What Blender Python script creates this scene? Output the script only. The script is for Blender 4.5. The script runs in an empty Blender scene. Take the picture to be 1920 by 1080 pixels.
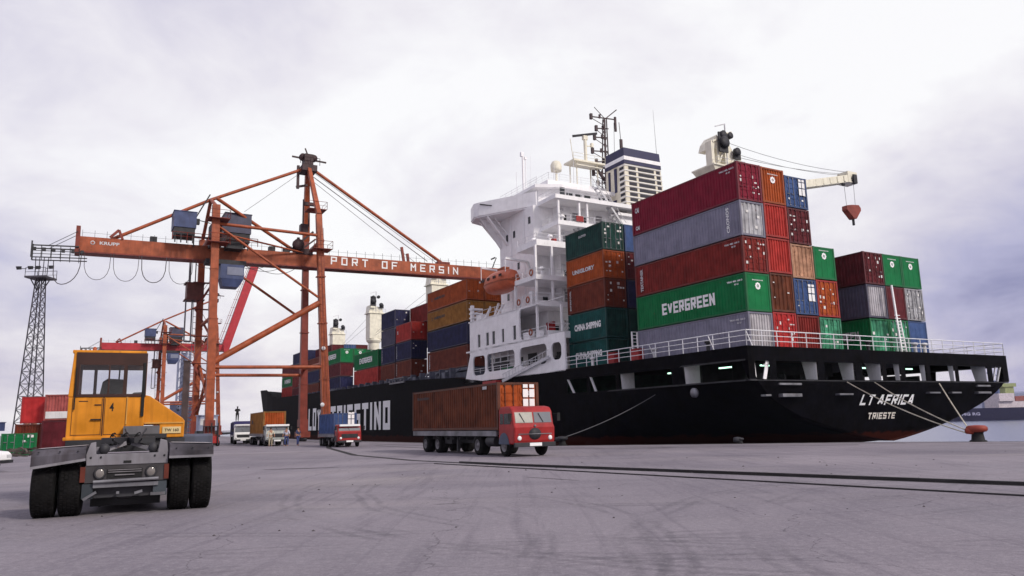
import bpy, math, random
from mathutils import Vector, Matrix
R = math.radians
random.seed(7)
SC = bpy.context.scene
COL = SC.collection

# ------------------------------------------------------------------ camera
cam_d = bpy.data.cameras.new('camera'); cam = bpy.data.objects.new('camera', cam_d); COL.objects.link(cam)
cam_d.sensor_width = 36.0; cam_d.lens = 1418.0 / 1920 * 36.0
cam_d.clip_start = 0.2; cam_d.clip_end = 6000
PITCH, ROLL = 0.1765, 0.024
cam.matrix_world = Matrix.Translation((0, 0, 1.65)) @ Matrix.Rotation(math.pi / 2 + PITCH, 4, 'X') @ Matrix.Rotation(-ROLL, 4, 'Z')
SC.camera = cam
SC.view_settings.view_transform = 'Standard'; SC.view_settings.look = 'None'
SC.view_settings.exposure = 0.22; SC.view_settings.gamma = 1.0
SC.cycles.use_denoising = True
SC.cycles.max_bounces = 6

# ------------------------------------------------------------------ sky (Nishita light + cloud cover) and sun
SUN_AZ, SUN_EL = R(128), R(36)        # azimuth from +Y towards +X
W = bpy.data.worlds.new('World'); SC.world = W; W.use_nodes = True
nt = W.node_tree; N = nt.nodes; L = nt.links; N.clear()
def nn(nodes, t, **kw):
    n = nodes.new(t)
    for k, v in kw.items():
        if k in n.inputs: n.inputs[k].default_value = v
        else: setattr(n, k, v)
    return n
out = nn(N, 'ShaderNodeOutputWorld')
sky = nn(N, 'ShaderNodeTexSky', sky_type='NISHITA'); sky.sun_disc = False
sky.sun_elevation = SUN_EL; sky.sun_rotation = SUN_AZ; sky.air_density = 1.6; sky.dust_density = 3.0
bg1 = nn(N, 'ShaderNodeBackground'); bg1.inputs[1].default_value = 0.06
L.new(sky.outputs[0], bg1.inputs[0])
tc = nn(N, 'ShaderNodeTexCoord')
# flatten the direction so that clouds stretch towards the horizon
sep = nn(N, 'ShaderNodeSeparateXYZ'); L.new(tc.outputs['Generated'], sep.inputs[0])
zc = nn(N, 'ShaderNodeMath', operation='MAXIMUM'); L.new(sep.outputs[2], zc.inputs[0]); zc.inputs[1].default_value = 0.0
za = nn(N, 'ShaderNodeMath', operation='ADD'); L.new(zc.outputs[0], za.inputs[0]); za.inputs[1].default_value = 0.32
dx = nn(N, 'ShaderNodeMath', operation='DIVIDE'); L.new(sep.outputs[0], dx.inputs[0]); L.new(za.outputs[0], dx.inputs[1])
dy = nn(N, 'ShaderNodeMath', operation='DIVIDE'); L.new(sep.outputs[1], dy.inputs[0]); L.new(za.outputs[0], dy.inputs[1])
cmb = nn(N, 'ShaderNodeCombineXYZ'); L.new(dx.outputs[0], cmb.inputs[0]); L.new(dy.outputs[0], cmb.inputs[1])
n1 = nn(N, 'ShaderNodeTexNoise'); n1.inputs['Scale'].default_value = 1.5; n1.inputs['Detail'].default_value = 8; n1.inputs['Roughness'].default_value = 0.55
n1.inputs['Distortion'].default_value = 0.35
mp = nn(N, 'ShaderNodeMapping'); mp.inputs['Location'].default_value = (3.3, 1.9, 0.4); L.new(cmb.outputs[0], mp.inputs[0]); L.new(mp.outputs[0], n1.inputs['Vector'])
# a bright thin area in the cloud ahead, thicker darker cloud to the right
bd = nn(N, 'ShaderNodeVectorMath', operation='DOT_PRODUCT'); L.new(tc.outputs['Generated'], bd.inputs[0])
bv = Vector((0.13, 0.90, 0.33)).normalized(); bd.inputs[1].default_value = bv
br = nn(N, 'ShaderNodeMapRange', interpolation_type='SMOOTHSTEP'); L.new(bd.outputs['Value'], br.inputs[0])
br.inputs[1].default_value = 0.80; br.inputs[2].default_value = 0.99; br.inputs[3].default_value = 0.0; br.inputs[4].default_value = 0.26
dd = nn(N, 'ShaderNodeVectorMath', operation='DOT_PRODUCT'); L.new(tc.outputs['Generated'], dd.inputs[0])
dd.inputs[1].default_value = Vector((0.62, 0.78, 0.10)).normalized()
dr = nn(N, 'ShaderNodeMapRange', interpolation_type='SMOOTHSTEP'); L.new(dd.outputs['Value'], dr.inputs[0])
dr.inputs[1].default_value = 0.93; dr.inputs[2].default_value = 1.0; dr.inputs[3].default_value = 0.0; dr.inputs[4].default_value = 0.19
n2_ = nn(N, 'ShaderNodeTexNoise'); n2_.inputs['Scale'].default_value = 4.2; n2_.inputs['Detail'].default_value = 6; n2_.inputs['Roughness'].default_value = 0.6; n2_.inputs['Distortion'].default_value = 0.8; L.new(mp.outputs[0], n2_.inputs['Vector'])
nm = nn(N, 'ShaderNodeMath', operation='MULTIPLY_ADD'); L.new(n2_.outputs[0], nm.inputs[0]); nm.inputs[1].default_value = 0.24; L.new(n1.outputs[0], nm.inputs[2])
nm2 = nn(N, 'ShaderNodeMath', operation='SUBTRACT'); L.new(nm.outputs[0], nm2.inputs[0]); nm2.inputs[1].default_value = 0.085
s1 = nn(N, 'ShaderNodeMath', operation='ADD'); L.new(nm2.outputs[0], s1.inputs[0]); L.new(br.outputs[0], s1.inputs[1])
s2 = nn(N, 'ShaderNodeMath', operation='SUBTRACT'); L.new(s1.outputs[0], s2.inputs[0]); L.new(dr.outputs[0], s2.inputs[1])
cr = nn(N, 'ShaderNodeValToRGB'); L.new(s2.outputs[0], cr.inputs[0])
e = cr.color_ramp.elements
e[0].position = 0.18; e[0].color = (0.25, 0.25, 0.44, 1)
e[1].position = 0.78; e[1].color = (0.93, 0.92, 0.93, 1)
for p, c in ((0.34, (0.42, 0.41, 0.60, 1)), (0.50, (0.62, 0.59, 0.70, 1)), (0.64, (0.80, 0.77, 0.82, 1))):
    q = e.new(p); q.color = c
bg2 = nn(N, 'ShaderNodeBackground'); L.new(cr.outputs[0], bg2.inputs[0]); bg2.inputs[1].default_value = 0.87
add = nn(N, 'ShaderNodeAddShader'); L.new(bg1.outputs[0], add.inputs[0]); L.new(bg2.outputs[0], add.inputs[1])
bg1.inputs[1].default_value = 0.012
L.new(add.outputs[0], out.inputs[0])
sun_d = bpy.data.lights.new('sun', 'SUN'); sun_d.energy = 2.2; sun_d.angle = R(9); sun_d.color = (1.0, 0.93, 0.84)
sun = bpy.data.objects.new('sun', sun_d); COL.objects.link(sun)
sd = Vector((math.sin(SUN_AZ) * math.cos(SUN_EL), math.cos(SUN_AZ) * math.cos(SUN_EL), math.sin(SUN_EL)))
sun.rotation_euler = sd.to_track_quat('Z', 'Y').to_euler()

# ------------------------------------------------------------------ helpers
def paint(name, col, rough=0.5, dirt=0.22, streak=0.25, rust=0.0, metal=0.0, spec=0.35, fade=0.0, scale=1.0, rcol=(0.10, 0.03, 0.012)):
    """Weathered paint: blotches, rain streaks and rust spots in object space."""
    m = bpy.data.materials.new(name); m.use_nodes = True
    t = m.node_tree; n = t.nodes; l = t.links; b = n['Principled BSDF']
    b.inputs['Roughness'].default_value = rough; b.inputs['Metallic'].default_value = metal
    b.inputs['Specular IOR Level'].default_value = spec
    tc = n.new('ShaderNodeTexCoord'); oi = n.new('ShaderNodeObjectInfo')
    ad = n.new('ShaderNodeVectorMath'); ad.operation = 'ADD'; l.new(tc.outputs['Object'], ad.inputs[0])
    sc = n.new('ShaderNodeVectorMath'); sc.operation = 'SCALE'; l.new(oi.outputs['Random'], sc.inputs[3]); sc.inputs[0].default_value = (57, 31, 0); l.new(sc.outputs[0], ad.inputs[1])
    n1 = n.new('ShaderNodeTexNoise'); n1.inputs['Scale'].default_value = 1.3 * scale; n1.inputs['Detail'].default_value = 5; l.new(ad.outputs[0], n1.inputs['Vector'])
    mp = n.new('ShaderNodeMapping'); mp.inputs['Scale'].default_value = (7 * scale, 7 * scale, 0.5 * scale); l.new(ad.outputs[0], mp.inputs[0])
    n2 = n.new('ShaderNodeTexNoise'); n2.inputs['Scale'].default_value = 1.0; n2.inputs['Detail'].default_value = 4; l.new(mp.outputs[0], n2.inputs['Vector'])
    c = Vector(col[:3])
    lo = tuple(x * (1 - dirt * 1.6) for x in c); g = sum(c) / 3
    hi = tuple(min(1, (x * (1 - 0.25 * dirt) + g * 0.25 * dirt) * (1 + dirt * 0.9) + fade * 0.03) for x in c)
    r1 = n.new('ShaderNodeValToRGB'); l.new(n1.outputs[0], r1.inputs[0])
    r1.color_ramp.elements[0].position = 0.32; r1.color_ramp.elements[0].color = (*lo, 1)
    r1.color_ramp.elements[1].position = 0.70; r1.color_ramp.elements[1].color = (*hi, 1)
    r2 = n.new('ShaderNodeMapRange'); l.new(n2.outputs[0], r2.inputs[0]); r2.inputs[1].default_value = 0.50; r2.inputs[2].default_value = 0.72; r2.inputs[3].default_value = 0; r2.inputs[4].default_value = streak
    mx = n.new('ShaderNodeMix'); mx.data_type = 'RGBA'; l.new(r2.outputs[0], mx.inputs[0]); l.new(r1.outputs[0], mx.inputs[6])
    mx.inputs[7].default_value = (c[0] * 0.35 + 0.012, c[1] * 0.33 + 0.008, c[2] * 0.33 + 0.006, 1)
    last = mx.outputs[2]
    if rust > 0:
        n3 = n.new('ShaderNodeTexNoise'); n3.inputs['Scale'].default_value = 3.1 * scale; n3.inputs['Detail'].default_value = 8; n3.inputs['Roughness'].default_value = 0.65; l.new(ad.outputs[0], n3.inputs['Vector'])
        r3 = n.new('ShaderNodeMapRange'); l.new(n3.outputs[0], r3.inputs[0]); r3.inputs[1].default_value = 0.66 - 0.18 * rust; r3.inputs[2].default_value = 0.74 - 0.12 * rust; r3.inputs[3].default_value = 0; r3.inputs[4].default_value = min(1, 0.5 + rust)
        m3 = n.new('ShaderNodeMix'); m3.data_type = 'RGBA'; l.new(r3.outputs[0], m3.inputs[0]); l.new(last, m3.inputs[6]); m3.inputs[7].default_value = (*rcol, 1); last = m3.outputs[2]
    l.new(last, b.inputs['Base Color'])
    return m
def glass_mat(name, tint=(0.02, 0.025, 0.03), clear=False):
    m = bpy.data.materials.new(name); m.use_nodes = True; t = m.node_tree; n = t.nodes; l = t.links
    b = n['Principled BSDF']; b.inputs['Base Color'].default_value = (*tint, 1); b.inputs['Roughness'].default_value = 0.12
    if clear:
        tr = n.new('ShaderNodeBsdfTransparent'); tr.inputs[0].default_value = (0.88, 0.9, 0.92, 1)
        gl = n.new('ShaderNodeBsdfGlossy'); gl.inputs['Roughness'].default_value = 0.05
        mi = n.new('ShaderNodeMixShader'); mi.inputs[0].default_value = 0.035
        l.new(tr.outputs[0], mi.inputs[1]); l.new(gl.outputs[0], mi.inputs[2]); l.new(mi.outputs[0], n['Material Output'].inputs[0])
    else:
        nz = n.new('ShaderNodeTexNoise'); nz.inputs['Scale'].default_value = 2; tc = n.new('ShaderNodeTexCoord'); l.new(tc.outputs['Object'], nz.inputs['Vector'])
        mr = n.new('ShaderNodeMapRange'); l.new(nz.outputs[0], mr.inputs[0]); mr.inputs[3].default_value = 0.06; mr.inputs[4].default_value = 0.3; l.new(mr.outputs[0], b.inputs['Roughness'])
    return m

class MB:
    def __init__(s): s.v = []; s.f = []; s.sm = []
    def add(s, vs, fs, smooth=False):
        o = len(s.v); s.v += [tuple(x) for x in vs]
        for f in fs: s.f.append(tuple(i + o for i in f)); s.sm.append(smooth)
    def box(s, x0, x1, y0, y1, z0, z1):
        s.add([(x0, y0, z0), (x1, y0, z0), (x1, y1, z0), (x0, y1, z0), (x0, y0, z1), (x1, y0, z1), (x1, y1, z1), (x0, y1, z1)],
              [(3, 2, 1, 0), (4, 5, 6, 7), (0, 1, 5, 4), (1, 2, 6, 5), (2, 3, 7, 6), (3, 0, 4, 7)])
        return s
    def hexa(s, b, t):   # four bottom and four top corners, counter-clockwise
        s.add(list(b) + list(t), [(3, 2, 1, 0), (4, 5, 6, 7), (0, 1, 5, 4), (1, 2, 6, 5), (2, 3, 7, 6), (3, 0, 4, 7)]); return s
    def bar(s, a, b, w, h=None, w2=None, h2=None):
        h = h or w; w2 = w2 or w; h2 = h2 or (h if w2 == w else w2)
        a = Vector(a); b = Vector(b); d = (b - a).normalized()
        up = Vector((0, 0, 1)) if abs(d.z) < 0.9 else Vector((0, 1, 0))
        x = d.cross(up).normalized(); y = x.cross(d).normalized()
        q = lambda c, w, h: [c - x * w / 2 - y * h / 2, c + x * w / 2 - y * h / 2, c + x * w / 2 + y * h / 2, c - x * w / 2 + y * h / 2]
        s.add(q(a, w, h) + q(b, w2, h2), [(0, 1, 2, 3), (7, 6, 5, 4), (4, 5, 1, 0), (5, 6, 2, 1), (6, 7, 3, 2), (7, 4, 0, 3)]); return s
    def tube(s, a, b, r, n=8, r2=None, caps=True):
        a = Vector(a); b = Vector(b); d = (b - a).normalized(); r2 = r if r2 is None else r2
        up = Vector((0, 0, 1)) if abs(d.z) < 0.9 else Vector((0, 1, 0))
        x = d.cross(up).normalized(); y = x.cross(d).normalized(); vs = []
        for c, rr in ((a, r), (b, r2)):
            for i in range(n):
                t = 2 * math.pi * i / n; vs.append(c + x * rr * math.cos(t) + y * rr * math.sin(t))
        s.add(vs, [(i, (i + 1) % n, n + (i + 1) % n, n + i) for i in range(n)], n > 6)
        if caps: s.add(vs[:n], [tuple(reversed(range(n)))]); s.add(vs[n:], [tuple(range(n))])
        return s
    def path(s, pts, r, n=5):
        for a, b in zip(pts[:-1], pts[1:]): s.tube(a, b, r, n, caps=False)
        return s
    def lathe(s, c, prof, n=20, axis='z'):
        c = Vector(c); vs = []
        for (r, z) in prof:
            for i in range(n):
                t = 2 * math.pi * i / n
                p = (r * math.cos(t), r * math.sin(t), z)
                if axis == 'x': p = (z, r * math.cos(t), r * math.sin(t))
                if axis == 'y': p = (r * math.cos(t), z, r * math.sin(t))
                vs.append(c + Vector(p))
        fs = []
        for k in range(len(prof) - 1):
            for i in range(n):
                j = (i + 1) % n; fs.append((k * n + i, k * n + j, (k + 1) * n + j, (k + 1) * n + i))
        s.add(vs, fs, True); return s
    def prism(s, poly, z0, z1):   # poly in xy
        n = len(poly)
        s.add([(x, y, z0) for x, y in poly] + [(x, y, z1) for x, y in poly],
              [tuple(reversed(range(n))), tuple(range(n, 2 * n))] + [(i, (i + 1) % n, n + (i + 1) % n, n + i) for i in range(n)]); return s
    def prism_y(s, poly, y0, y1):  # poly in xz
        n = len(poly)
        s.add([(x, y0, z) for x, z in poly] + [(x, y1, z) for x, z in poly],
              [tuple(range(n)), tuple(reversed(range(n, 2 * n)))] + [((i + 1) % n, i, n + i, n + (i + 1) % n) for i in range(n)]); return s
    def prism_x(s, poly, x0, x1):  # poly in yz
        n = len(poly)
        s.add([(x0, y, z) for y, z in poly] + [(x1, y, z) for y, z in poly],
              [tuple(reversed(range(n))), tuple(range(n, 2 * n))] + [(i, (i + 1) % n, n + (i + 1) % n, n + i) for i in range(n)]); return s
    def mesh(s, name, mat):
        me = bpy.data.meshes.new(name); me.from_pydata(s.v, [], s.f)
        me.polygons.foreach_set('use_smooth', s.sm); me.materials.append(mat); me.update(); return me
    def obj(s, name, mat, parent=None, label=None, bevel=0):
        o = bpy.data.objects.new(name, s.mesh(name, mat)); COL.objects.link(o)
        if parent: o.parent = parent
        if label: o['label'] = label
        if bevel:
            b = o.modifiers.new('bevel', 'BEVEL'); b.width = bevel; b.segments = 2; b.limit_method = 'ANGLE'; b.angle_limit = R(40)
        return o
def recalc(o):
    import bmesh
    bm = bmesh.new(); bm.from_mesh(o.data); bmesh.ops.recalc_face_normals(bm, faces=bm.faces[:]); bm.to_mesh(o.data); bm.free(); return o
def tag(o, label=None, cat=None, group=None, kind=None):
    if label: o['label'] = label
    if cat: o['category'] = cat
    if group: o['group'] = group
    if kind: o['kind'] = kind
    return o
def empty(name, loc=(0, 0, 0), rz=0.0, label=None, cat=None, group=None):
    o = bpy.data.objects.new(name, None); COL.objects.link(o); o.location = loc; o.rotation_euler = (0, 0, rz); o.empty_display_size = 0.3
    return tag(o, label, cat, group)
def link_mesh(name, me, parent, loc=(0, 0, 0), label=None):
    o = bpy.data.objects.new(name, me); COL.objects.link(o); o.parent = parent; o.location = loc
    if label: o['label'] = label
    return o
def copy_tree(o, parent=None):
    c = o.copy(); COL.objects.link(c); c.parent = parent
    for ch in list(o.children): copy_tree(ch, c)
    return c

# ship frame: x = towards starboard, y = towards the bow, origin at the quay level
YAW = 0.5195; CX, CY = 16.57, 52.8
def S(u, v, z=0.0):
    c, s = math.cos(YAW), math.sin(YAW)
    return Vector((CX + v * c - u * s, CY + v * s + u * c, z))
XS, YS, ZS = Vector((1, 0, 0)), Vector((0, 1, 0)), Vector((0, 0, 1))
def text(s, w, h, c, xd, up, mat, parent, name='lettering', bold=0.02, shear=0.0, depth=0.012, align='c', space=1.0):
    """Lettering fitted to a w x h box centred at c, lying in the plane of xd and up (both in the parent's frame)."""
    cu = bpy.data.curves.new('t', 'FONT'); cu.body = s; cu.size = 1; cu.offset = bold; cu.shear = shear; cu.space_character = space
    cu.resolution_u = 2
    to = bpy.data.objects.new('t', cu); COL.objects.link(to)
    bpy.context.view_layer.update()
    me = bpy.data.meshes.new_from_object(to.evaluated_get(bpy.context.evaluated_depsgraph_get()))
    bpy.data.objects.remove(to); bpy.data.curves.remove(cu)
    xs = [v.co.x for v in me.vertices]; ys = [v.co.y for v in me.vertices]
    x0, x1, y0, y1 = min(xs), max(xs), min(ys), max(ys)
    xd = Vector(xd).normalized(); up = Vector(up).normalized(); nrm = xd.cross(up); c = Vector(c)
    for v in me.vertices:
        a = ((v.co.x - x0) / (x1 - x0) - 0.5) * w; b = ((v.co.y - y0) / (y1 - y0) - 0.5) * h
        v.co = c + xd * a + up * b + nrm * depth
    me.materials.clear(); me.materials.append(mat); me.name = name
    o = bpy.data.objects.new(name, me); COL.objects.link(o); o.parent = parent
    return o

GLY = {'A': ['0,0 .38,1', '.38,1 .62,1', '.62,1 1,0', '.2,.3 .8,.3'], 'C': ['1,1 0,1 0,0 1,0'], 'D': ['0,0 0,1 .8,1 1,.8 1,.2 .8,0 0,0'], 'E': ['1,1 0,1 0,0 1,0', '0,.5 .85,.5'], 'F': ['1,1 0,1 0,0', '0,.5 .85,.5'],
       'G': ['1,1 0,1 0,0 1,0 1,.5 .55,.5'], 'I': ['.5,0 .5,1'], 'L': ['0,1 0,0 1,0'], 'M': ['0,0 0,1', '0,1 .5,.45 1,1', '1,1 1,0'], 'N': ['0,0 0,1', '0,1 1,0', '1,0 1,1'], 'O': ['0,0 0,1 1,1 1,0 0,0'],
       'P': ['0,0 0,1 1,1 1,.45 0,.45'], 'R': ['0,0 0,1 1,1 1,.48 0,.48', '.5,.48 1,0'], 'S': ['1,1 0,1 0,.5 1,.5 1,0 0,0'], 'T': ['0,1 1,1', '.5,1 .5,0'], 'V': ['0,1 .5,0', '.5,0 1,1'], 'Y': ['0,1 .5,.5', '.5,.5 1,1', '.5,.5 .5,0'],
       'K': ['0,0 0,1', '1,1 0,.5', '0,.5 1,0'], 'U': ['0,1 0,0 1,0 1,1']}
def block(s_, w, h, c, xd, up, mat, parent, stroke=.2, gap=.35, shear=0.0, depth=0.012, name='lettering'):
    """blocky painted capitals filling a w x h box centred at c; stroke and gap are fractions of a letter's width"""
    adv = [0.55 if ch == ' ' else (stroke + gap if ch == 'I' else 1 + gap) for ch in s_]; tot = sum(adv) - gap
    lw = w / tot; sw = stroke * lw; xd = Vector(xd).normalized(); up = Vector(up).normalized(); nr = xd.cross(up); c = Vector(c); b = MB(); x = 0; k = 0
    for ch, ad in zip(s_, adv):
        if ch != ' ':
            lwid = (stroke if ch == 'I' else 1) * lw
            for pl in GLY[ch]:
                pts = [tuple(map(float, q.split(','))) for q in pl.split()]
                P = [Vector((x * lw + sw / 2 + px_ * (lwid - sw) - w / 2, sw / 2 + py_ * (h - sw) - h / 2)) for px_, py_ in pts]
                for a, e_ in zip(P[:-1], P[1:]):
                    d = (e_ - a).normalized(); n_ = Vector((-d.y, d.x)) * sw / 2; diag = abs(d.x) > .05 and abs(d.y) > .05
                    ext = d * (0 if diag else sw / 2); k += 1; z = depth + .0012 * (k % 7)
                    q4 = [a - ext - n_, e_ + ext - n_, e_ + ext + n_, a - ext + n_]
                    b.add([c + xd * (p.x + shear * p.y) + up * p.y + nr * z for p in q4], [(0, 1, 2, 3)])
        x += ad
    return b.obj(name, mat, parent)
# ------------------------------------------------------------------ materials
M = {}
M['white'] = paint('ship_white', (0.86, 0.85, 0.86), 0.45, 0.05, 0.12, 0.08, rcol=(.42, .30, .22))
M['white_clean'] = paint('white_paint', (0.80, 0.79, 0.80), 0.4, 0.03, 0.05)
M['rail'] = paint('rail_white', (0.78, 0.78, 0.80), 0.5, 0.05, 0.1)
M['black'] = paint('black_rubber', (0.012, 0.012, 0.013), 0.8, 0.3, 0.2)
M['tyre'] = paint('tyre_rubber', (0.011, 0.0105, 0.011), 0.9, 0.4, 0.3, scale=3, spec=.12)
M['rim'] = paint('rim_grey', (0.17, 0.16, 0.17), 0.6, 0.3, 0.3, 0.1)
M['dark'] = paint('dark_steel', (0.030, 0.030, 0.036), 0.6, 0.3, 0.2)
M['steel'] = paint('bare_steel', (0.20, 0.20, 0.22), 0.45, 0.3, 0.3, 0.2, metal=0.3)
M['sign_white'] = paint('sign_white', (0.82, 0.82, 0.82), 0.5, 0.03, 0.06)
M['sticker'] = paint('sticker_white', (0.70, 0.68, 0.66), 0.5, 0.10, 0.2)
M['chalk'] = paint('faded_white', (0.60, 0.60, 0.62), 0.6, 0.15, 0.3)
M['crane'] = paint('crane_orange', (0.345, 0.072, 0.020), 0.5, 0.22, 0.38, 0.16)
M['crane_red'] = paint('crane_red', (0.42, 0.018, 0.030), 0.5, 0.12, 0.2, 0.05)
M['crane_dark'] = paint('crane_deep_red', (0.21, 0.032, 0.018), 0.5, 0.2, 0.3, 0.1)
M['blue_box'] = paint('machine_blue', (0.045, 0.065, 0.16), 0.5, 0.2, 0.3)
M['cream'] = paint('cream_paint', (0.80, 0.76, 0.62), 0.5, 0.08, 0.2, 0.05)
M['navy_paint'] = paint('navy_paint', (0.018, 0.018, 0.075), 0.45, 0.15, 0.2)
M['glass'] = glass_mat('dark_glass')
M['clear'] = glass_mat('clear_glass', clear=True)
M['windscreen'] = glass_mat('windscreen', (0.16, 0.17, 0.19))
M['lamp'] = bpy.data.materials.new('lamp_glow'); M['lamp'].use_nodes = True
b = M['lamp'].node_tree.nodes['Principled BSDF']; b.inputs['Emission Color'].default_value = (0.55, 1, 0.75, 1); b.inputs['Emission Strength'].default_value = 2.0
M['rope'] = paint('mooring_rope', (0.50, 0.47, 0.38), 0.9, 0.2, 0.1)
M['rope_dark'] = paint('steel_rope', (0.10, 0.10, 0.11), 0.7, 0.1, 0.1)
M['rope_light'] = paint('grey_rope', (0.32, 0.33, 0.34), 0.7, 0.1, 0.1)
M['lifeboat'] = paint('lifeboat_orange', (0.55, 0.12, 0.05), 0.4, 0.12, 0.2)
M['red'] = paint('signal_red', (0.33, 0.012, 0.013), 0.45, 0.2, 0.35, .06)
M['skin'] = paint('skin', (0.36, 0.18, 0.11), 0.6, 0.05, 0.0)
M['hair'] = paint('dark_hair', (0.02, 0.015, 0.012), 0.8, 0.1, 0.0)

# ------------------------------------------------------------------ ground
def ground_mat():
    m = bpy.data.materials.new('apron_concrete'); m.use_nodes = True; t = m.node_tree; n = t.nodes; l = t.links; b = n['Principled BSDF']
    tc = n.new('ShaderNodeTexCoord')
    def noise(scale, detail=6, rough=0.6, loc=(0, 0, 0), sc=(1, 1, 1), dist=0.0, rot=0.0):
        mp = n.new('ShaderNodeMapping'); mp.inputs['Location'].default_value = loc; mp.inputs['Scale'].default_value = sc; mp.inputs['Rotation'].default_value = (0, 0, rot)
        l.new(tc.outputs['Object'], mp.inputs[0]); q = n.new('ShaderNodeTexNoise'); q.inputs['Scale'].default_value = scale; q.inputs['Detail'].default_value = detail
        q.inputs['Roughness'].default_value = rough; q.inputs['Distortion'].default_value = dist; l.new(mp.outputs[0], q.inputs['Vector']); return q.outputs[0]
    def ramp(src, a, b_, c, d):
        r = n.new('ShaderNodeMapRange'); l.new(src, r.inputs[0]); r.inputs[1].default_value = a; r.inputs[2].default_value = b_; r.inputs[3].default_value = c; r.inputs[4].default_value = d; return r.outputs[0]
    def mix(fac, a, col, blend='MIX'):
        x = n.new('ShaderNodeMix'); x.data_type = 'RGBA'; x.blend_type = blend; l.new(fac, x.inputs[0]); l.new(a, x.inputs[6])
        if isinstance(col, tuple): x.inputs[7].default_value = col
        else: l.new(col, x.inputs[7])
        return x.outputs[2]
    cr = n.new('ShaderNodeValToRGB'); l.new(noise(0.11, 7, 0.62, dist=0.6), cr.inputs[0])
    e = cr.color_ramp.elements; e[0].position = 0.30; e[0].color = (0.165, 0.150, 0.180, 1); e[1].position = 0.72; e[1].color = (0.340, 0.305, 0.335, 1)
    c = cr.outputs[0]
    # dusty light drifts
    c = mix(ramp(noise(0.05, 6, 0.6, (9, 4, 0), (1, 2.6, 1), 1.2, 0.3), 0.52, 0.75, 0, 0.50), c, (0.36, 0.32, 0.31, 1))
    # sweeping tyre marks: distorted bands stretched along two directions
    for k, (rot, loc, st, lo, hi) in enumerate(((0.9, (3, 1, 0), (2.4, 0.12, 1), 0.55, 0.72), (2.2, (13, 7, 0), (2.0, 0.10, 1), 0.57, 0.74), (1.45, (23, 2, 0), (3.2, 0.10, 1), 0.58, 0.74))):
        c = mix(ramp(noise(1.0, 5, 0.6, loc, st, 0.8, rot), lo, hi, 0, 0.42), c, (0.105, 0.092, 0.120, 1))
    # curved tyre tracks: rings of different centre and radius, broken up by noise
    brk = ramp(noise(0.35, 4, 0.6, (31, 3, 0)), 0.40, 0.62, 0, 1)
    sp = n.new('ShaderNodeVectorMath'); sp.operation = 'MULTIPLY'; l.new(tc.outputs['Object'], sp.inputs[0]); sp.inputs[1].default_value = (1, 1, 0)
    wob = n.new('ShaderNodeTexNoise'); wob.inputs['Scale'].default_value = 0.25; l.new(tc.outputs['Object'], wob.inputs['Vector'])
    wv = n.new('ShaderNodeVectorMath'); wv.operation = 'MULTIPLY_ADD'; l.new(wob.outputs['Color'], wv.inputs[0]); wv.inputs[1].default_value = (.8, .8, 0); l.new(sp.outputs[0], wv.inputs[2])
    for (cx_, cy_, rad, wd, st_) in tuple((a_, b_, c_ + o_, d_ * .42, e_ * .62) for a_, b_, c_, d_, e_ in ((-9, 12, 9.6, .16, .6), (-9, 12, 11.3, .15, .6), (9, 22, 12.5, .16, .6), (9, 22, 14.2, .16, .6), (0, -2, 12.2, .12, .55), (0, -2, 13.6, .12, .55), (16, 9, 12.4, .18, .55), (16, 9, 14.0, .18, .5), (6, -4, 14.5, .14, .45), (6, -4, 16.2, .14, .45), (-2, 30, 17.0, .2, .4), (-2, 30, 18.9, .2, .4), (30, 34, 24, .25, .45), (30, 34, 26, .25, .45), (-12, 3, 14.2, .12, .4), (3, 52, 34, .3, .4), (3, 52, 36, .3, .4)) for o_ in (0, .32)):
        ds = n.new('ShaderNodeVectorMath'); ds.operation = 'DISTANCE'; l.new(wv.outputs[0], ds.inputs[0]); ds.inputs[1].default_value = (cx_, cy_, 0)
        sb = n.new('ShaderNodeMath'); sb.operation = 'SUBTRACT'; l.new(ds.outputs['Value'], sb.inputs[0]); sb.inputs[1].default_value = rad
        ab = n.new('ShaderNodeMath'); ab.operation = 'ABSOLUTE'; l.new(sb.outputs[0], ab.inputs[0])
        f_ = ramp(ab.outputs[0], wd * .6, wd * 1.5, st_, 0); mu = n.new('ShaderNodeMath'); mu.operation = 'MULTIPLY'; l.new(f_, mu.inputs[0]); l.new(brk, mu.inputs[1])
        c = mix(mu.outputs[0], c, (0.075, 0.070, 0.085, 1))
    # oil patches
    c = mix(ramp(noise(0.55, 5, 0.6, (5, 5, 0)), 0.64, 0.76, 0, 0.42), c, (0.075, 0.065, 0.08, 1))
    # aggregate grain
    c = mix(ramp(noise(42, 3, 0.7), 0.36, 0.66, 0, 0.42), c, (0.085, 0.075, 0.09, 1))
    c = mix(ramp(noise(17, 5, 0.8, (2, 8, 0)), 0.48, 0.70, 0, 0.45), c, (0.12, 0.105, 0.12, 1))
    c = mix(ramp(noise(9, 6, 0.78), 0.49, 0.72, 0, 0.42), c, (0.42, 0.39, 0.41, 1))
    # hairline cracks
    vo = n.new('ShaderNodeTexVoronoi'); vo.feature = 'DISTANCE_TO_EDGE'; vo.inputs['Scale'].default_value = 0.17
    nz = n.new('ShaderNodeTexNoise'); nz.inputs['Scale'].default_value = 0.8; nz.inputs['Detail'].default_value = 6; l.new(tc.outputs['Object'], nz.inputs['Vector'])
    av = n.new('ShaderNodeVectorMath'); av.operation = 'MULTIPLY_ADD'; l.new(nz.outputs['Color'], av.inputs[0]); av.inputs[1].default_value = (1.6, 1.6, 0); l.new(tc.outputs['Object'], av.inputs[2]); l.new(av.outputs[0], vo.inputs['Vector'])
    c = mix(ramp(vo.outputs['Distance'], 0.0, 0.0022, 0.65, 0), c, (0.04, 0.035, 0.045, 1))
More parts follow.
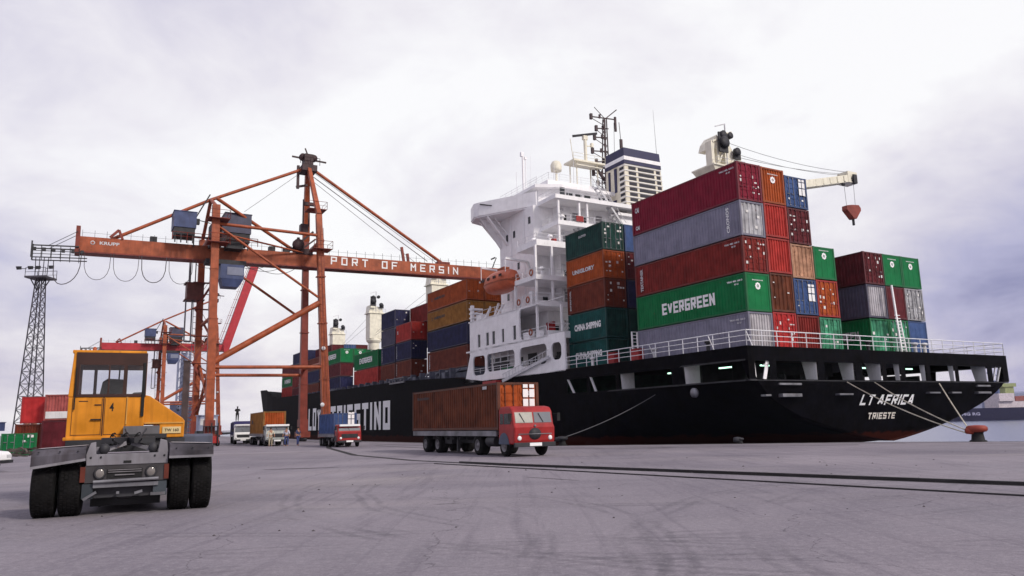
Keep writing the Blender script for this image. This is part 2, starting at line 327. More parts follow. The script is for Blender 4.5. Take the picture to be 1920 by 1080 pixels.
    l.new(c, b.inputs['Base Color']); b.inputs['Roughness'].default_value = 0.85; b.inputs['Specular IOR Level'].default_value = 0.2
    l.new(ramp(noise(0.3, 5, 0.6), 0.3, 0.7, 0.6, 0.95), b.inputs['Roughness'])
    bp = n.new('ShaderNodeBump'); bp.inputs['Strength'].default_value = 0.5; bp.inputs['Distance'].default_value = 0.02
    l.new(noise(14, 8, 0.7), bp.inputs['Height']); l.new(bp.outputs[0], b.inputs['Normal'])
    return m
edge_uv = [(420, 2.0), (157, -8.5), (49, -12.5), (8.0, -11.6), (-2.3, -3.6), (-8.0, 1.2), (-14.4, 3.9), (-60, 22), (-260, 90)]
edge = [S(u, v) for u, v in edge_uv]
poly = [(p.x, p.y) for p in edge] + [(400, -500), (-900, -500), (-1500, 300), (-1300, 1300), (-420, 1300)]
g = MB(); nP = len(poly)
g.add([(x, y, 0) for x, y in poly], [tuple(range(nP))])
ground = g.obj('ground', ground_mat()); tag(ground, 'grey concrete quay apron with tyre marks', kind='structure')
import bmesh
bm = bmesh.new(); bm.from_mesh(ground.data); bmesh.ops.triangulate(bm, faces=bm.faces[:]); bmesh.ops.recalc_face_normals(bm, faces=bm.faces[:])
for f in bm.faces:
    if f.normal.z < 0: f.normal_flip()
bm.to_mesh(ground.data); bm.free()
qm = paint('quay_stone', (0.20, 0.18, 0.19), 0.8, 0.3, 0.3)
q = MB()
for a, b_ in zip(edge[:-1], edge[1:]):
    d = (b_ - a).normalized(); nrm = Vector((-d.y, d.x, 0))
    if nrm.dot(S(0, 10) - S(0, 0)) < 0: nrm = -nrm
    i0, i1 = a - nrm * 0.55, b_ - nrm * 0.55
    q.add([i0 + ZS * 0.012, i1 + ZS * 0.012, b_ + nrm * .03 + ZS * 0.012, a + nrm * .03 + ZS * 0.012], [(0, 1, 2, 3)])
    q.add([a + nrm * .03 + ZS * 0.012, b_ + nrm * .03 + ZS * 0.012, b_ + nrm * .03 - ZS * 7, a + nrm * .03 - ZS * 7], [(0, 1, 2, 3)])
qo = recalc(q.obj('quay_wall', qm)); tag(qo, 'pale coping and dark wall along the quay edge', kind='structure')
# water
wm = bpy.data.materials.new('harbour_water'); wm.use_nodes = True; t = wm.node_tree; b = t.nodes['Principled BSDF']
b.inputs['Base Color'].default_value = (0.10, 0.12, 0.20, 1); b.inputs['Roughness'].default_value = 0.22
tcw = t.nodes.new('ShaderNodeTexCoord'); nw = t.nodes.new('ShaderNodeTexNoise'); nw.inputs['Scale'].default_value = 0.8; nw.inputs['Detail'].default_value = 5; t.links.new(tcw.outputs['Object'], nw.inputs['Vector'])
bw = t.nodes.new('ShaderNodeBump'); bw.inputs['Strength'].default_value = 0.35; bw.inputs['Distance'].default_value = 0.3; t.links.new(nw.outputs[0], bw.inputs['Height']); t.links.new(bw.outputs[0], b.inputs['Normal'])
w_ = MB(); w_.add([(-4500, -4500, -2.4), (4500, -4500, -2.4), (4500, 4500, -2.4), (-4500, 4500, -2.4)], [(0, 1, 2, 3)])
tag(w_.obj('water', wm), 'pale calm harbour water', kind='structure')
# crane rails sunk in the apron
def ribbon(mb, pts, w, z):
    for i in range(len(pts) - 1):
        a = Vector((*pts[i], z)); b = Vector((*pts[i + 1], z)); d0 = (Vector((*pts[min(i + 1, len(pts) - 1)], z)) - Vector((*pts[max(i - 1, 0)], z))).normalized()
        d1 = (Vector((*pts[min(i + 2, len(pts) - 1)], z)) - a).normalized()
        n0 = Vector((-d0.y, d0.x, 0)) * w / 2; n1 = Vector((-d1.y, d1.x, 0)) * w / 2
        mb.add([a - n0, b - n1, b + n1, a + n0], [(0, 1, 2, 3)])
rail_pts = [(30, -4.4), (20, 7.4), (11.38, 17.54), (-0.17, 30.47), (-5.0, 37.0), (-9.5, 45.5), (-15, 62), (-21.4, 87.6), (-40, 121)]
gd_m = paint('groove_dirt', (0.02, 0.018, 0.02), 0.9, 0.3, 0.1)
gr = MB(); ribbon(gr, rail_pts, 0.42, 0.005); tag(recalc(gr.obj('rail_groove', gd_m)), 'dark groove of the crane rail across the apron', kind='structure')
def rail_bar(pts, w, h, label):
    b = MB()
    for (x0, y0), (x1, y1) in zip(pts[:-1], pts[1:]): b.bar((x0, y0, h / 2 + .004), (x1, y1, h / 2 + .004), w, h)
    tag(b.obj('crane_rail', paint('rail_steel', (.028, .024, .026), .55, .3, .2)), label, 'rail')
rail_bar(rail_pts[:4] + [(-2.4, 33.3)], .14, .075, 'black steel rail crossing the quay from the right edge towards the truck')
rail_bar([(30, -8.0), (18.5, 5.4), (10.0, 15.2), (-0.17, 28.8), (-3.5, 33.2)], .06, .03, 'thin dark rail strip running just in front of the thicker rail')
q_ = MB()
for (p0, p1, w_) in (((27.5, 40.2), (75, 17.5), .25), ((24, 41.0), (60, 22.6), .12), ((-3, 51.5), (22, 43.6), .18), ((2, 47.6), (19, 42.9), .35), ((-14, 74), (-2.5, 53.0), .25), ((-12, 66), (-4, 50.5), .3)): ribbon(q_, [p0, tuple((Vector((*p0, 0)).lerp(Vector((*p1, 0)), .5) + Vector((.1, .15, 0)))[:2]), p1], w_, .0045)
tag(recalc(q_.obj('quay_seam', gd_m)), 'dark seams and worn tracks beside the quay edge', kind='structure')
st = MB()
for (x, y, a, l_, w2) in ((1.0, 23.0, -.9, 3.2, .10), (-9, 32, .15, 3.5, .5), (-4.5, 33.5, .1, 2.6, .3), (26, 38, .05, 5, .12), (31, 35, -.3, 6, .15), (8, 45, .0, 3, .25), (-1.5, 16.5, .2, .8, .05)):
    d = Vector((math.cos(a), math.sin(a), 0)) * l_ / 2; nn_ = Vector((-math.sin(a), math.cos(a), 0)) * w2 / 2; c = Vector((x, y, .004)); k = 10
    ring = [c + d * math.cos(2 * math.pi * i / k) * random.uniform(.7, 1) + nn_ * math.sin(2 * math.pi * i / k) * random.uniform(.6, 1.2) for i in range(k)]
    st.add(ring, [tuple(range(k))])
tag(st.obj('ground_stain', paint('stain', (0.055, 0.048, 0.055), 0.9, 0.4, 0.1)), 'dark oil stains on the concrete', kind='structure')

# ------------------------------------------------------------------ shipping containers
CC = {  # colour: (base, dirt, streak, rust)
 'crimson': ((0.205, 0.006, 0.026), .12, .2, .08), 'grey': ((0.225, 0.220, 0.290), .10, .22, .03), 'brick': ((0.205, 0.016, 0.012), .2, .35, .2),
 'green': ((0.001, 0.155, 0.045), .1, .16, .05), 'orange': ((0.38, 0.070, 0.010), .15, .3, .15), 'brown': ((0.165, 0.030, 0.014), .2, .35, .3),
 'navy': ((0.018, 0.020, 0.075), .2, .25, .05), 'blue': ((0.045, 0.090, 0.235), .18, .25, .1), 'teal': ((0.008, 0.078, 0.072), .18, .3, .1),
 'dkgreen': ((0.008, 0.050, 0.042), .2, .3, .05), 'maroon': ((0.115, 0.012, 0.018), .2, .3, .1), 'red': ((0.42, 0.030, 0.022), .16, .3, .12),
 'scarlet': ((0.47, 0.025, 0.025), .14, .25, .1), 'cream': ((0.52, 0.27, 0.16), .25, .5, .35), 'ochre': ((0.33, 0.14, 0.02), .18, .3, .25),
 'lightgrey': ((0.42, 0.42, 0.44), .2, .45, .25), 'mint': ((0.05, 0.30, 0.16), .35, .5, .1), 'rust': ((0.130, 0.030, 0.010), .28, .45, .55),
 'palered': ((0.42, 0.10, 0.09), .2, .3, .2), 'slate': ((0.085, 0.080, 0.125), .12, .25, .02), 'palegrey': ((0.46, 0.44, 0.46), .15, .3, .1)}
for k, (c, d, s_, r_) in CC.items():
    M['c_' + k] = paint('container_' + k, c, 0.62, d * 1.25, s_ * 1.2, min(.6, r_ * 1.4), spec=.16)
    M['d_' + k] = paint('frame_' + k, tuple(x * 0.72 for x in c), 0.55, d, s_, r_)
MC = {}
def corr(length, pitch, depth):
    """trapezoid corrugation profile along a wall: (s, depth)"""
    n = max(1, round(length / pitch)); p = length / n; out = [(0, 0)]
    for i in range(n):
        o = i * p; out += [(o + p * .20, 0), (o + p * .34, -depth), (o + p * .66, -depth), (o + p * .80, 0)]
    out.append((length, 0)); return out
def container_meshes(Lc, H, col, endkind):
    key = (round(Lc, 2), round(H, 2), col, endkind)
    if key in MC: return MC[key]
    w = 1.205; m = M['c_' + col]; fr = M['d_' + col]; r = {}
    b = MB()
    for sx in (-1, 1):
        pr = corr(Lc - 0.24, 0.30, 0.045); vs = []
        for s_, d in pr:
            x = sx * (w - 0.02 + d); vs += [(x, 0.12 + s_, 0.14), (x, 0.12 + s_, H - 0.10)]
        fs = [(2 * i, 2 * i + 2, 2 * i + 3, 2 * i + 1) if sx > 0 else (2 * i + 1, 2 * i + 3, 2 * i + 2, 2 * i) for i in range(len(pr) - 1)]
        b.add(vs, fs)
    b.box(-w + .06, w - .06, 0.10, Lc - 0.06, H - 0.10, H - 0.035)      # roof
    b.box(-w + .06, w - .06, 0.10, Lc - 0.06, 0.10, 0.16)               # floor
    b.box(-w + .06, w - .06, Lc - 0.10, Lc - 0.06, 0.16, H - 0.10)      # closed far end
    r['shell'] = b.mesh('shell', m)
    b = MB()
    for x in (-w - .012, w - .148):
        for y in (0, Lc - .16): b.box(x, x + .16, y, y + .16, 0, H)
        b.box(x + .02, x + .14, .16, Lc - .16, 0.02, .15); b.box(x + .02, x + .12, .16, Lc - .16, H - .115, H - .015)
    for y in (0.01, Lc - .13):
        b.box(-w + .15, w - .15, y, y + .12, 0.02, .16); b.box(-w + .15, w - .15, y, y + .12, H - .13, H - .01)
    r['frame'] = b.mesh('frame', fr)
    if endkind == 'doors':
        b = MB(); hw = w - .17
        b.box(0.01, hw, 0.05, 0.09, .16, H - .13)
        nz = 5; dz = (H - .45) / nz
        for i in range(nz):
            z = .24 + i * dz
            b.box(.10, hw - .08, .022, .05, z + .05, z + dz * .74)
        r['door'] = b.mesh('door', m)
        b = MB()
        for x in (.30, .78):
            b.tube((x, -.005, .12), (x, -.005, H - .08), .024, 6); b.box(x - .05, x + .05, -.03, .03, .14, .22); b.box(x - .05, x + .05, -.03, .03, H - .2, H - .12)
            b.box(x - .02, x + .26, -.045, -.01, 1.02, 1.07)
        r['locking_bar'] = b.mesh('locking_bar', M['steel'] if col in ('grey', 'lightgrey', 'green', 'dkgreen', 'blue') else fr)
    elif endkind in ('ribs', 'stripes'):
        b = MB(); pr = corr(2 * w - .30, 0.27 if endkind == 'ribs' else 0.40, 0.06); vs = []
        for s_, d in pr: vs += [(-w + .15 + s_, .05 - d, .16), (-w + .15 + s_, .05 - d, H - .13)]
        b.add(vs, [(2 * i, 2 * i + 2, 2 * i + 3, 2 * i + 1) for i in range(len(pr) - 1)])
        r['end_wall'] = b.mesh('end_wall', m)
    else:
        b = MB(); b.box(-w + .14, w - .14, .03, .07, .16, H - .13)
        for i in range(4): b.box(-.95 + i * .6, -.91 + i * .6, .022, .03, .2, H - .2)
        r['end_wall'] = b.mesh('end_wall', m)
    MC[key] = r; return r
def placards(kind):
    key = ('plac', kind)
    if key in MC: return MC[key]
    rnd = random.Random(sum(map(ord, str(kind)))); out = []; big = kind.startswith('big'); bx = []
    spots = [(x, z) for x in (-.85, -.5, .35, .62, .88) for z in (.6, 1.0, 1.4, 1.75, 2.1)]; rnd.shuffle(spots)
    for x, z in spots[:{'few': 3, 'many': 9, 'big': 2}[kind.rstrip('0123456789')]]:
        ww = rnd.uniform(.10, .26); hh = rnd.uniform(.07, .24); bx.append((x - ww / 2, x + ww / 2, .005, .020, z, z + hh))
    if big:
        for x in (.40, .78):
            for z, h in ((1.05, .52), (1.65, .42)): bx.append((x - .15, x + .15, -.052, -.046, z, z + h))
            bx.append((x - .14, x + .14, -.052, -.046, 2.14, 2.32))
    for q_ in bx: b = MB(); b.box(*q_); out.append(b.mesh('placard', M['sign_white'] if big else M['sticker']))
    MC[key] = out; return out
def ring_mark():
    if 'ring' in MC: return MC['ring']
    b = MB(); n = 16
    for i in range(n):   # round emblem: scalloped disc ring with an open centre star
        a0, a1 = 2 * math.pi * i / n, 2 * math.pi * (i + 1) / n
        ro0 = .26 * (1 + .08 * math.cos(8 * a0)); ro1 = .26 * (1 + .08 * math.cos(8 * a1)); ri = .11
        pts = [(ri * math.cos(a0), ri * math.sin(a0)), (ro0 * math.cos(a0), ro0 * math.sin(a0)), (ro1 * math.cos(a1), ro1 * math.sin(a1)), (ri * math.cos(a1), ri * math.sin(a1))]
        b.add([(x, .012, 1.85 + z) for x, z in pts], [(0, 1, 2, 3)])
    for i in range(4):
        a = math.pi * i / 4 + .3; x, z = .06 * math.cos(a), .06 * math.sin(a); b.add([(-x - .02, .012, 1.85 - z), (x - .02, .012, 1.85 + z), (x + .02, .012, 1.85 + z), (-x + .02, .012, 1.85 - z)], [(0, 1, 2, 3)])
    for i in range(9):
        b.box(-.52 + i * .125, -.46 + i * .125, .010, .014, 2.24, 2.31)
    MC['ring'] = b.mesh('emblem', M['sign_white']); return MC['ring']
USED = {}
def container(pos, rz, Lc, H, col, endkind, label, group=None, plac=None, side=None, endcol=None, mark=None, name='shipping_container'):
    """origin: middle of the end that faces the camera side, at its lower edge; length runs along +y"""
    root = empty(name, pos, rz, label, 'container', group)
    ms = container_meshes(Lc, H, col, endkind)
    link_mesh('shell', ms['shell'], root); link_mesh('frame', ms['frame'], root)
    if endkind == 'doors':
        for sx in (1, -1):
            me = container_meshes(Lc, H, endcol, endkind)['door'] if endcol else ms['door']
            d = link_mesh('door', me, root); d.scale = (sx, 1, 1)
            link_mesh('locking_bar', ms['locking_bar'], d)
    else:
        me = container_meshes(Lc, H, endcol, endkind)['end_wall'] if endcol else ms['end_wall']
        link_mesh('end_wall', me, root)
    for pm in (placards(plac) if plac else []): link_mesh('placard', pm, root)
    if mark: link_mesh('emblem', ring_mark(), root)
    for sd_ in (side or []):   # lettering on the port side wall: (text, w, h, centre y, centre z, material)
        s_, w_, h_, y, z, mt = sd_[:6]
        if s_ == 'EVERGREEN': block(s_, w_, h_, (-1.205, y, z), -YS, ZS, M[mt], root, stroke=.33, gap=.16, depth=.006); continue
        if len(sd_) > 6 and sd_[6] == 'v':
            text(s_, w_, h_, (-1.205, y, z), ZS, YS, M[mt], root, depth=0.006, bold=.03)
        else: text(s_, w_, h_, (-1.205, y, z), -YS, ZS, M[mt], root, depth=0.006, bold=.05)
    return root
def codes(Lc, H, mt='chalk'):   # small identification characters at the upper right of the side
    return [('TRIU 482 160 3', 1.5, .13, 1.05, H - .42, mt), ('45 G1', .42, .12, .9, H - .66, mt)]
tiers = ['topmost', 'second from top', 'third from top', 'fourth from top', 'lowest']
G1 = 'containers stacked at the stern, port stack'
ZA = [17.22, 14.56, 11.87, 9.05, 6.45]; TA = [20.12, 17.18, 14.50, 11.83, 9.01]
def aft(cn, v, z0, z1, *a, u=0.0, Lc=12.19, **k): return container(S(u, v, z0), YAW, Lc, z1 - z0, *a, **k)
v0 = 1.22
aft(0, v0, ZA[0], TA[0], 'crimson', 'doors', 'long crimson container with white door stickers, topmost at the corner of the tall stern stack', group=G1, plac='many1', side=[('CAI', .5, .45, 11.5, 2.1, 'chalk'), ('CAI', .5, .35, 11.5, .55, 'chalk')] + codes(12.19, 2.9))
aft(0, v0, ZA[1], TA[1], 'grey', 'stripes', 'long grey container with whitish end under the topmost crimson one', group=G1, plac='few2', endcol='lightgrey', side=[('CRONOS', 1.9, .30, 1.25, 1.35, 'sign_white', 'v')])
aft(0, v0, ZA[2], TA[2], 'brick', 'doors', 'long brick-red container above the green one with big white lettering', group=G1, plac='many3', side=[('TEXTAINER', 1.9, .34, 11.35, 1.3, 'chalk', 'v')] + codes(12.19, 2.65))
aft(0, v0, ZA[3], TA[3], 'green', 'flat', 'long bright green container with big white lettering on its side', group=G1, mark=1, side=[('EVERGREEN', 5.9, .92, 6.05, 1.32, 'sign_white')] + codes(12.19, 2.7, 'sign_white'))
aft(0, v0, ZA[4], TA[4], 'grey', 'ribs', 'long lavender-grey container at the foot of the tall stern stack behind the rail', group=G1, endcol='palegrey', side=codes(12.19, 2.5))
v = v0 + 2.5
aft(1, v, 17.32, 20.08, 'orange', 'ribs', 'orange container with round white mark, beside the topmost crimson container', group=G1, mark=1)
aft(1, v, 14.72, 17.28, 'red', 'ribs', 'ribbed red container directly under the orange one with the round mark', group=G1)
aft(1, v, 12.02, 14.66, 'red', 'ribs', 'ribbed orange-red container beside the long brick-red container doors', group=G1)
aft(1, v, 9.14, 11.98, 'rust', 'stripes', 'rusty orange-brown container beside the green end with the round emblem', group=G1, plac='few5')
aft(1, v, 6.45, 9.10, 'scarlet', 'doors', 'bright red container with doors, lowest tier just behind the stern rail', group=G1, plac='many7')
v += 2.5
aft(2, v, 17.28, 19.76, 'blue', 'doors', 'blue container with big white door panels at the top right of the tall stack', group=G1, plac='big1')
aft(2, v, 14.46, 17.22, 'maroon', 'doors', 'dark maroon container with white door marks under the blue one at the top right', group=G1, plac='many6')
aft(2, v, 11.80, 14.40, 'cream', 'stripes', 'faded cream and orange striped container left of the green one with white emblem', group=G1)
aft(2, v, 9.06, 11.74, 'blue', 'doors', 'blue container with white door panels in the middle of the lower rows', group=G1, plac='big2')
aft(2, v, 6.45, 9.00, 'brick', 'ribs', 'dark red ribbed container in the lowest tier beside the bright red doors', group=G1)
v += 2.5
aft(3, v, 11.90, 14.45, 'green', 'flat', 'green container with white emblem ending the third row of the tall stack', group=G1, mark=1)
aft(3, v, 9.00, 11.84, 'red', 'doors', 'orange-red container with patchy doors at the right edge of the tall stack', group=G1, plac='many9', endcol='orange')
aft(3, v, 6.45, 8.94, 'mint', 'doors', 'green container with white emblem in the lowest tier, right end of the tall stack', group=G1, plac='few8')
G2 = 'containers in the lower stack at the starboard side of the stern'
cols2 = [14.65, 17.15, 19.62]
for i, (vv, rows) in enumerate(zip(cols2, (
    [('maroon', 'doors', 'maroon container with white door marks at the top left of the right-hand stack', dict(plac='many4')),
     ('slate', 'ribs', 'grey ribbed container in the middle of the right-hand stack, left column', dict(endcol='palegrey')),
     ('green', 'stripes', 'green container with pale green end at the foot of the right-hand stack', dict(endcol='mint', plac='few3', side=[('EVERGREEN', 3.8, .7, 3.0, 1.4, 'chalk')]))],
    [('green', 'flat', 'green container with white emblem, middle of the top row, right-hand stack', dict(mark=1)),
     ('maroon', 'flat', 'plain dark maroon container in the middle of the right-hand stack', {}),
     ('green', 'doors', 'green container with doors and emblem behind the white ladder post', dict(endcol='mint', plac='few9'))],
    [('green', 'flat', 'green container with white emblem at the far top right of all stern containers', dict(mark=1)),
     ('lightgrey', 'doors', 'light grey container with doors at the right edge of the right-hand stack', dict(plac='many5')),
     ('blue', 'flat', 'plain blue container at the lower right corner of the stern stacks', {})]))):
    for (z0, z1), (c, ek, lb, kw) in zip(((11.95, 14.60), (9.22, 11.90), (6.45, 9.16)), rows):
        aft(0, vv, z0, z1, c, ek, lb, group=G2, Lc=12.19, **kw)
# stack between the tall stern stack and the superstructure
G3 = 'short containers stacked just behind the superstructure'
Z3 = [(17.07, 19.66), (14.42, 17.02), (11.75, 14.38), (8.98, 11.70), (6.40, 8.93)]
r3 = [('dkgreen', 'doors', 'dark green container with pale door marks on top of the short stack', dict(plac='many2', side=[('LLOYD', 1.2, .22, 3.2, 1.9, 'chalk')])),
      ('orange', 'doors', 'bright orange lettered container, second from top in the short stack', dict(plac='many8', side=[('UNIGLORY', 3.6, .42, 3.25, 1.25, 'chalk')])),
      ('brown', 'doors', 'brown-red container with doors in the middle of the short stack', dict(plac='many0', side=[('INTERPOOL', 1.9, .24, 5.55, 1.3, 'chalk', 'v')])),
      ('teal', 'ribs', 'teal container with white lettering, fourth from top in the short stack', dict(endcol='dkgreen', side=[('CHINA SHIPPING', 4.2, .62, 2.95, 1.35, 'sign_white')])),
      ('teal', 'ribs', 'lowest teal container with white lettering partly behind the side rail', dict(endcol='dkgreen', side=[('CHINA SHIPPING', 4.2, .58, 2.95, 1.3, 'sign_white')]))]
for (z0, z1), (c, ek, lb, kw) in zip(Z3, r3): aft(0, 1.22, z0, z1, c, ek, lb, group=G3, u=16.55, Lc=6.06, **kw)
for (z0, z1), c, w_ in zip(Z3, ('blue', 'maroon', 'navy', 'dkgreen', 'dkgreen'), ('plain blue container on top', 'maroon container second', 'navy container third', 'dark green container fourth', 'dark green container fifth')):
    aft(1, 3.80, z0, z1, c, 'flat' if c != 'maroon' else 'doors', w_ + ' in the shaded column beside the short stack', group=G3, u=16.55, Lc=6.06, **(dict(plac='few1') if c == 'maroon' else {}))
# bays ahead of the superstructure
G4 = 'containers on the foredeck bays ahead of the superstructure'
bays = [  # (u, length, name of bay, [column v, [(z0, z1, colour, end, word, side)]])
 (44.6, 12.19, 'bay nearest the superstructure', [
   (1.22, [(16.72, 19.32, 'orange', 'doors', 'orange', [('HAMBURG SUD', 3.4, .34, 8.2, 1.5, 'dark'), ('S', .3, .5, 10.6, 1.5, 'dark')]), (14.10, 16.62, 'ochre', 'doors', 'ochre yellow', [('HAMBURG SUD', 3.4, .34, 8.2, 1.5, 'dark'), ('S', .3, .5, 10.6, 1.5, 'dark')]), (11.30, 13.98, 'navy', 'ribs', 'navy blue', []), (8.55, 11.20, 'brown', 'doors', 'brown red', [('TRITON', 1.9, .3, 11.5, 1.3, 'chalk', 'v')])]),
   (3.72, [(16.72, 19.40, 'orange', 'ribs', 'plain orange', []), (14.10, 16.62, 'ochre', 'doors', 'plain ochre', [])]),
   (6.22, [(16.72, 19.30, 'red', 'ribs', 'dull red', []), (14.10, 16.62, 'brick', 'ribs', 'dark red', [])])]),
 (60.2, 9.0, 'crane gap bay', [(3.72, [(16.5, 19.15, 'brick', 'ribs', 'long dark red', []), (13.8, 16.4, 'maroon', 'ribs', 'dark maroon', [])])]),
 (62.6, 6.06, 'second bay', [
   (1.22, [(13.70, 16.32, 'red', 'doors', 'bright red', [('S', .4, .5, 5.3, 1.5, 'chalk')]), (11.00, 13.62, 'navy', 'doors', 'dark navy', [('GESEACO', 1.9, .22, 5.7, 1.3, 'chalk', 'v')]), (8.50, 10.92, 'brown', 'doors', 'rust brown', [('CRONOS', 1.7, .2, 5.7, 1.2, 'chalk', 'v')])])]),
 (69.1, 5.9, 'third bay', [
   (1.22, [(16.32, 18.95, 'navy', 'doors', 'navy blue', []), (13.65, 16.24, 'slate', 'ribs', 'slate grey', []), (10.95, 13.57, 'navy', 'doors', 'dark blue', [('GESEACO', 1.9, .22, 5.5, 1.3, 'chalk', 'v')]), (8.40, 10.87, 'brown', 'ribs', 'brown', [])])]),
 (76.4, 12.0, 'fourth bay', [
   (1.22, [(11.00, 13.66, 'green', 'flat', 'bright green lettered', [('EVERGREEN', 6.2, .9, 6.0, 1.35, 'sign_white')]), (8.40, 10.92, 'red', 'ribs', 'dull red', [])]),
   (6.22, [(13.74, 16.35, 'green', 'flat', 'upper green lettered', [('EVERGREEN', 6.2, .9, 4.2, 1.35, 'sign_white')])]),
   (8.72, [(14.4, 16.9, 'navy', 'flat', 'small dark blue', [])])]),
 (96.4, 12.0, 'fifth bay', [
   (1.22, [(13.15, 15.72, 'green', 'flat', 'green lettered', [('EVERGREEN', 5.8, .9, 5.6, 1.35, 'sign_white')]), (10.7, 13.08, 'maroon', 'ribs', 'maroon', []), (8.3, 10.62, 'navy', 'ribs', 'navy', [])]),
   (3.72, [(13.15, 15.72, 'green', 'flat', 'inner green', [])]), (6.22, [(13.15, 15.6, 'green', 'flat', 'third green', [])])]),
 (110.5, 12.0, 'sixth bay', [
   (1.22, [(12.9, 15.4, 'brown', 'doors', 'brown', []), (10.4, 12.84, 'navy', 'doors', 'navy', []), (7.9, 10.34, 'brown', 'doors', 'dark brown', [])]),
   (3.72, [(15.45, 17.9, 'maroon', 'doors', 'maroon', []), (12.9, 15.4, 'brick', 'doors', 'brick red', [])]),
   (6.22, [(15.45, 18.0, 'blue', 'doors', 'blue', [])]), (8.72, [(15.45, 18.0, 'maroon', 'doors', 'dark red', [])])]),
 (124.5, 12.0, 'seventh bay', [
   (2.4, [(15.6, 18.1, 'navy', 'doors', 'navy', []), (13.1, 15.55, 'maroon', 'ribs', 'maroon', []), (10.5, 13.04, 'brick', 'ribs', 'brick red', []), (7.9, 10.4, 'maroon', 'ribs', 'dark red', [])]),
   (5.0, [(15.6, 18.1, 'blue', 'doors', 'blue', [])])]),
 (143.5, 12.0, 'bay nearest the bow', [
   (4.4, [(14.0, 16.6, 'maroon', 'ribs', 'dark maroon', []), (11.5, 13.95, 'green', 'ribs', 'green', [('EVERGREEN', 5.8, .9, 6.2, 1.3, 'sign_white')]), (9.0, 11.45, 'red', 'ribs', 'red', [])]),
   (7.0, [(14.0, 16.6, 'brown', 'ribs', 'brown', [])])])]
for (u, Lc, bn, colsb) in bays:
    for ci, (vv, rows) in enumerate(colsb):
        for ti, (z0, z1, c, ek, word, side) in enumerate(rows):
            big = Lc < 13 and u < 75
            lb = f"{word} container, {'tier ' + ['one', 'two', 'three', 'four'][ti] + ' down'} in the {['outer', 'second', 'third', 'fourth'][ci]} row, {bn}"
            lab = lb if len(lb.split()) <= 16 else lb.replace(' in the ', ' of ')
            container(S(u, vv, z0), YAW, Lc, z1 - z0, c, ek, lab, group=G4, side=side, plac=('few%d' % (ti + ci)) if (ek == 'doors' and u < 75) else None, mark=(c == 'green' and ek == 'flat'))

# ------------------------------------------------------------------ the container ship
ship = empty('container_ship', S(0, 0, 0), YAW, 'huge black hulled container ship with white superstructure moored along the quay', 'ship')
DK = 6.33
def hull_mat():
    m = paint('hull_black', (0.0022, 0.0022, 0.0045), 0.7, 0.5, 0.3, 0.22, spec=0.04, rcol=(.011, .007, .007))
    t = m.node_tree; n = t.nodes; l = t.links; b = n['Principled BSDF']; src = b.inputs['Base Color'].links[0].from_socket
    tc = n.new('ShaderNodeTexCoord'); sp = n.new('ShaderNodeSeparateXYZ'); l.new(tc.outputs['Object'], sp.inputs[0])
    nz = n.new('ShaderNodeTexNoise'); nz.inputs['Scale'].default_value = 1.1; nz.inputs['Detail'].default_value = 6; l.new(tc.outputs['Object'], nz.inputs['Vector'])
    ad = n.new('ShaderNodeMath'); ad.operation = 'MULTIPLY_ADD'; l.new(nz.outputs[0], ad.inputs[0]); ad.inputs[1].default_value = 0.9; l.new(sp.outputs[2], ad.inputs[2])
    mr = n.new('ShaderNodeMapRange'); l.new(ad.outputs[0], mr.inputs[0]); mr.inputs[1].default_value = 0.86; mr.inputs[2].default_value = 0.66; mr.inputs[3].default_value = 0; mr.inputs[4].default_value = 1
    mx = n.new('ShaderNodeMix'); mx.data_type = 'RGBA'; l.new(mr.outputs[0], mx.inputs[0]); l.new(src, mx.inputs[6]); mx.inputs[7].default_value = (0.030, 0.006, 0.004, 1)   # red boot topping
    l.new(mx.outputs[2], b.inputs['Base Color']); return m
HM = hull_mat()
NB = paint('hull_navy', (0.022, 0.024, 0.045), 0.5, 0.25, 0.3, 0.0)
# upper deck edge height along the ship
def top_z(u):
    pts = [(-2, DK), (41, DK - .1), (43, 7.0), (57, 7.6), (100, 7.9), (140, 8.4), (150, 10.6), (200, 12.2)]
    for (a, za), (b, zb) in zip(pts[:-1], pts[1:]):
        if u <= b: return za + (zb - za) * (max(u, a) - a) / (b - a)
    return pts[-1][1]
def half(u, z):   # half breadth, centreline at x = 13
    zt = top_z(u); full = 15.5
    fwd = 0 if u < 125 else (u - 125) / 75.0
    flare = max(0.0, min(1.0, (z + 3) / (zt + 3)))
    wfwd = full * (1 - min(1, fwd) ** (2.2 + 1.6 * flare)) if fwd > 0 else full
    zb = -0.35 if u < 0 else max(-8.5, -0.35 - 0.07 * u - 0.012 * u * u)
    if z <= zb: return 0.0
    t = (zt - z) / (zt - zb); k = max(0.0, min(1.0, (u + 1) / 34.0))
    a = 2.7 + 5.0 * k; c = 0.92 - 0.55 * k
    return wfwd * max(0.0, 1 - t ** a) ** c
def rake(u, z):    # only the transom leans: its foot lies further forward
    return u + (1.5 * max(0, min(1, (4.0 - z) / 4.4)) if u < -1.9 else 0)
P_OPEN = [(-1.25, 4.3), (5.6, 11.8), (12.3, 15.9), (16.4, 19.4)]                        # side openings (u)
T_OPEN = [(-1.9, -.55), (.1, 4.3), (5.0, 8.25), (9.1, 11.35), (11.9, 13.6), (14.2, 16.85), (17.4, 20.65), (21.2, 25.3), (26.1, 27.7)]   # transom (v)
OZ0, OZ1 = 4.12, 5.36
us = sorted(set([-2, 0, 1.5] + [a for o in P_OPEN for a in o] + [22, 26, 30, 36, 43, 50, 60, 80, 100, 112, 125, 135, 142, 150, 160, 170, 180, 188, 194, 198, 200]))
fr = [0, .01, .03, .06, .1, .15, .22, .3, .38, .47, .56]
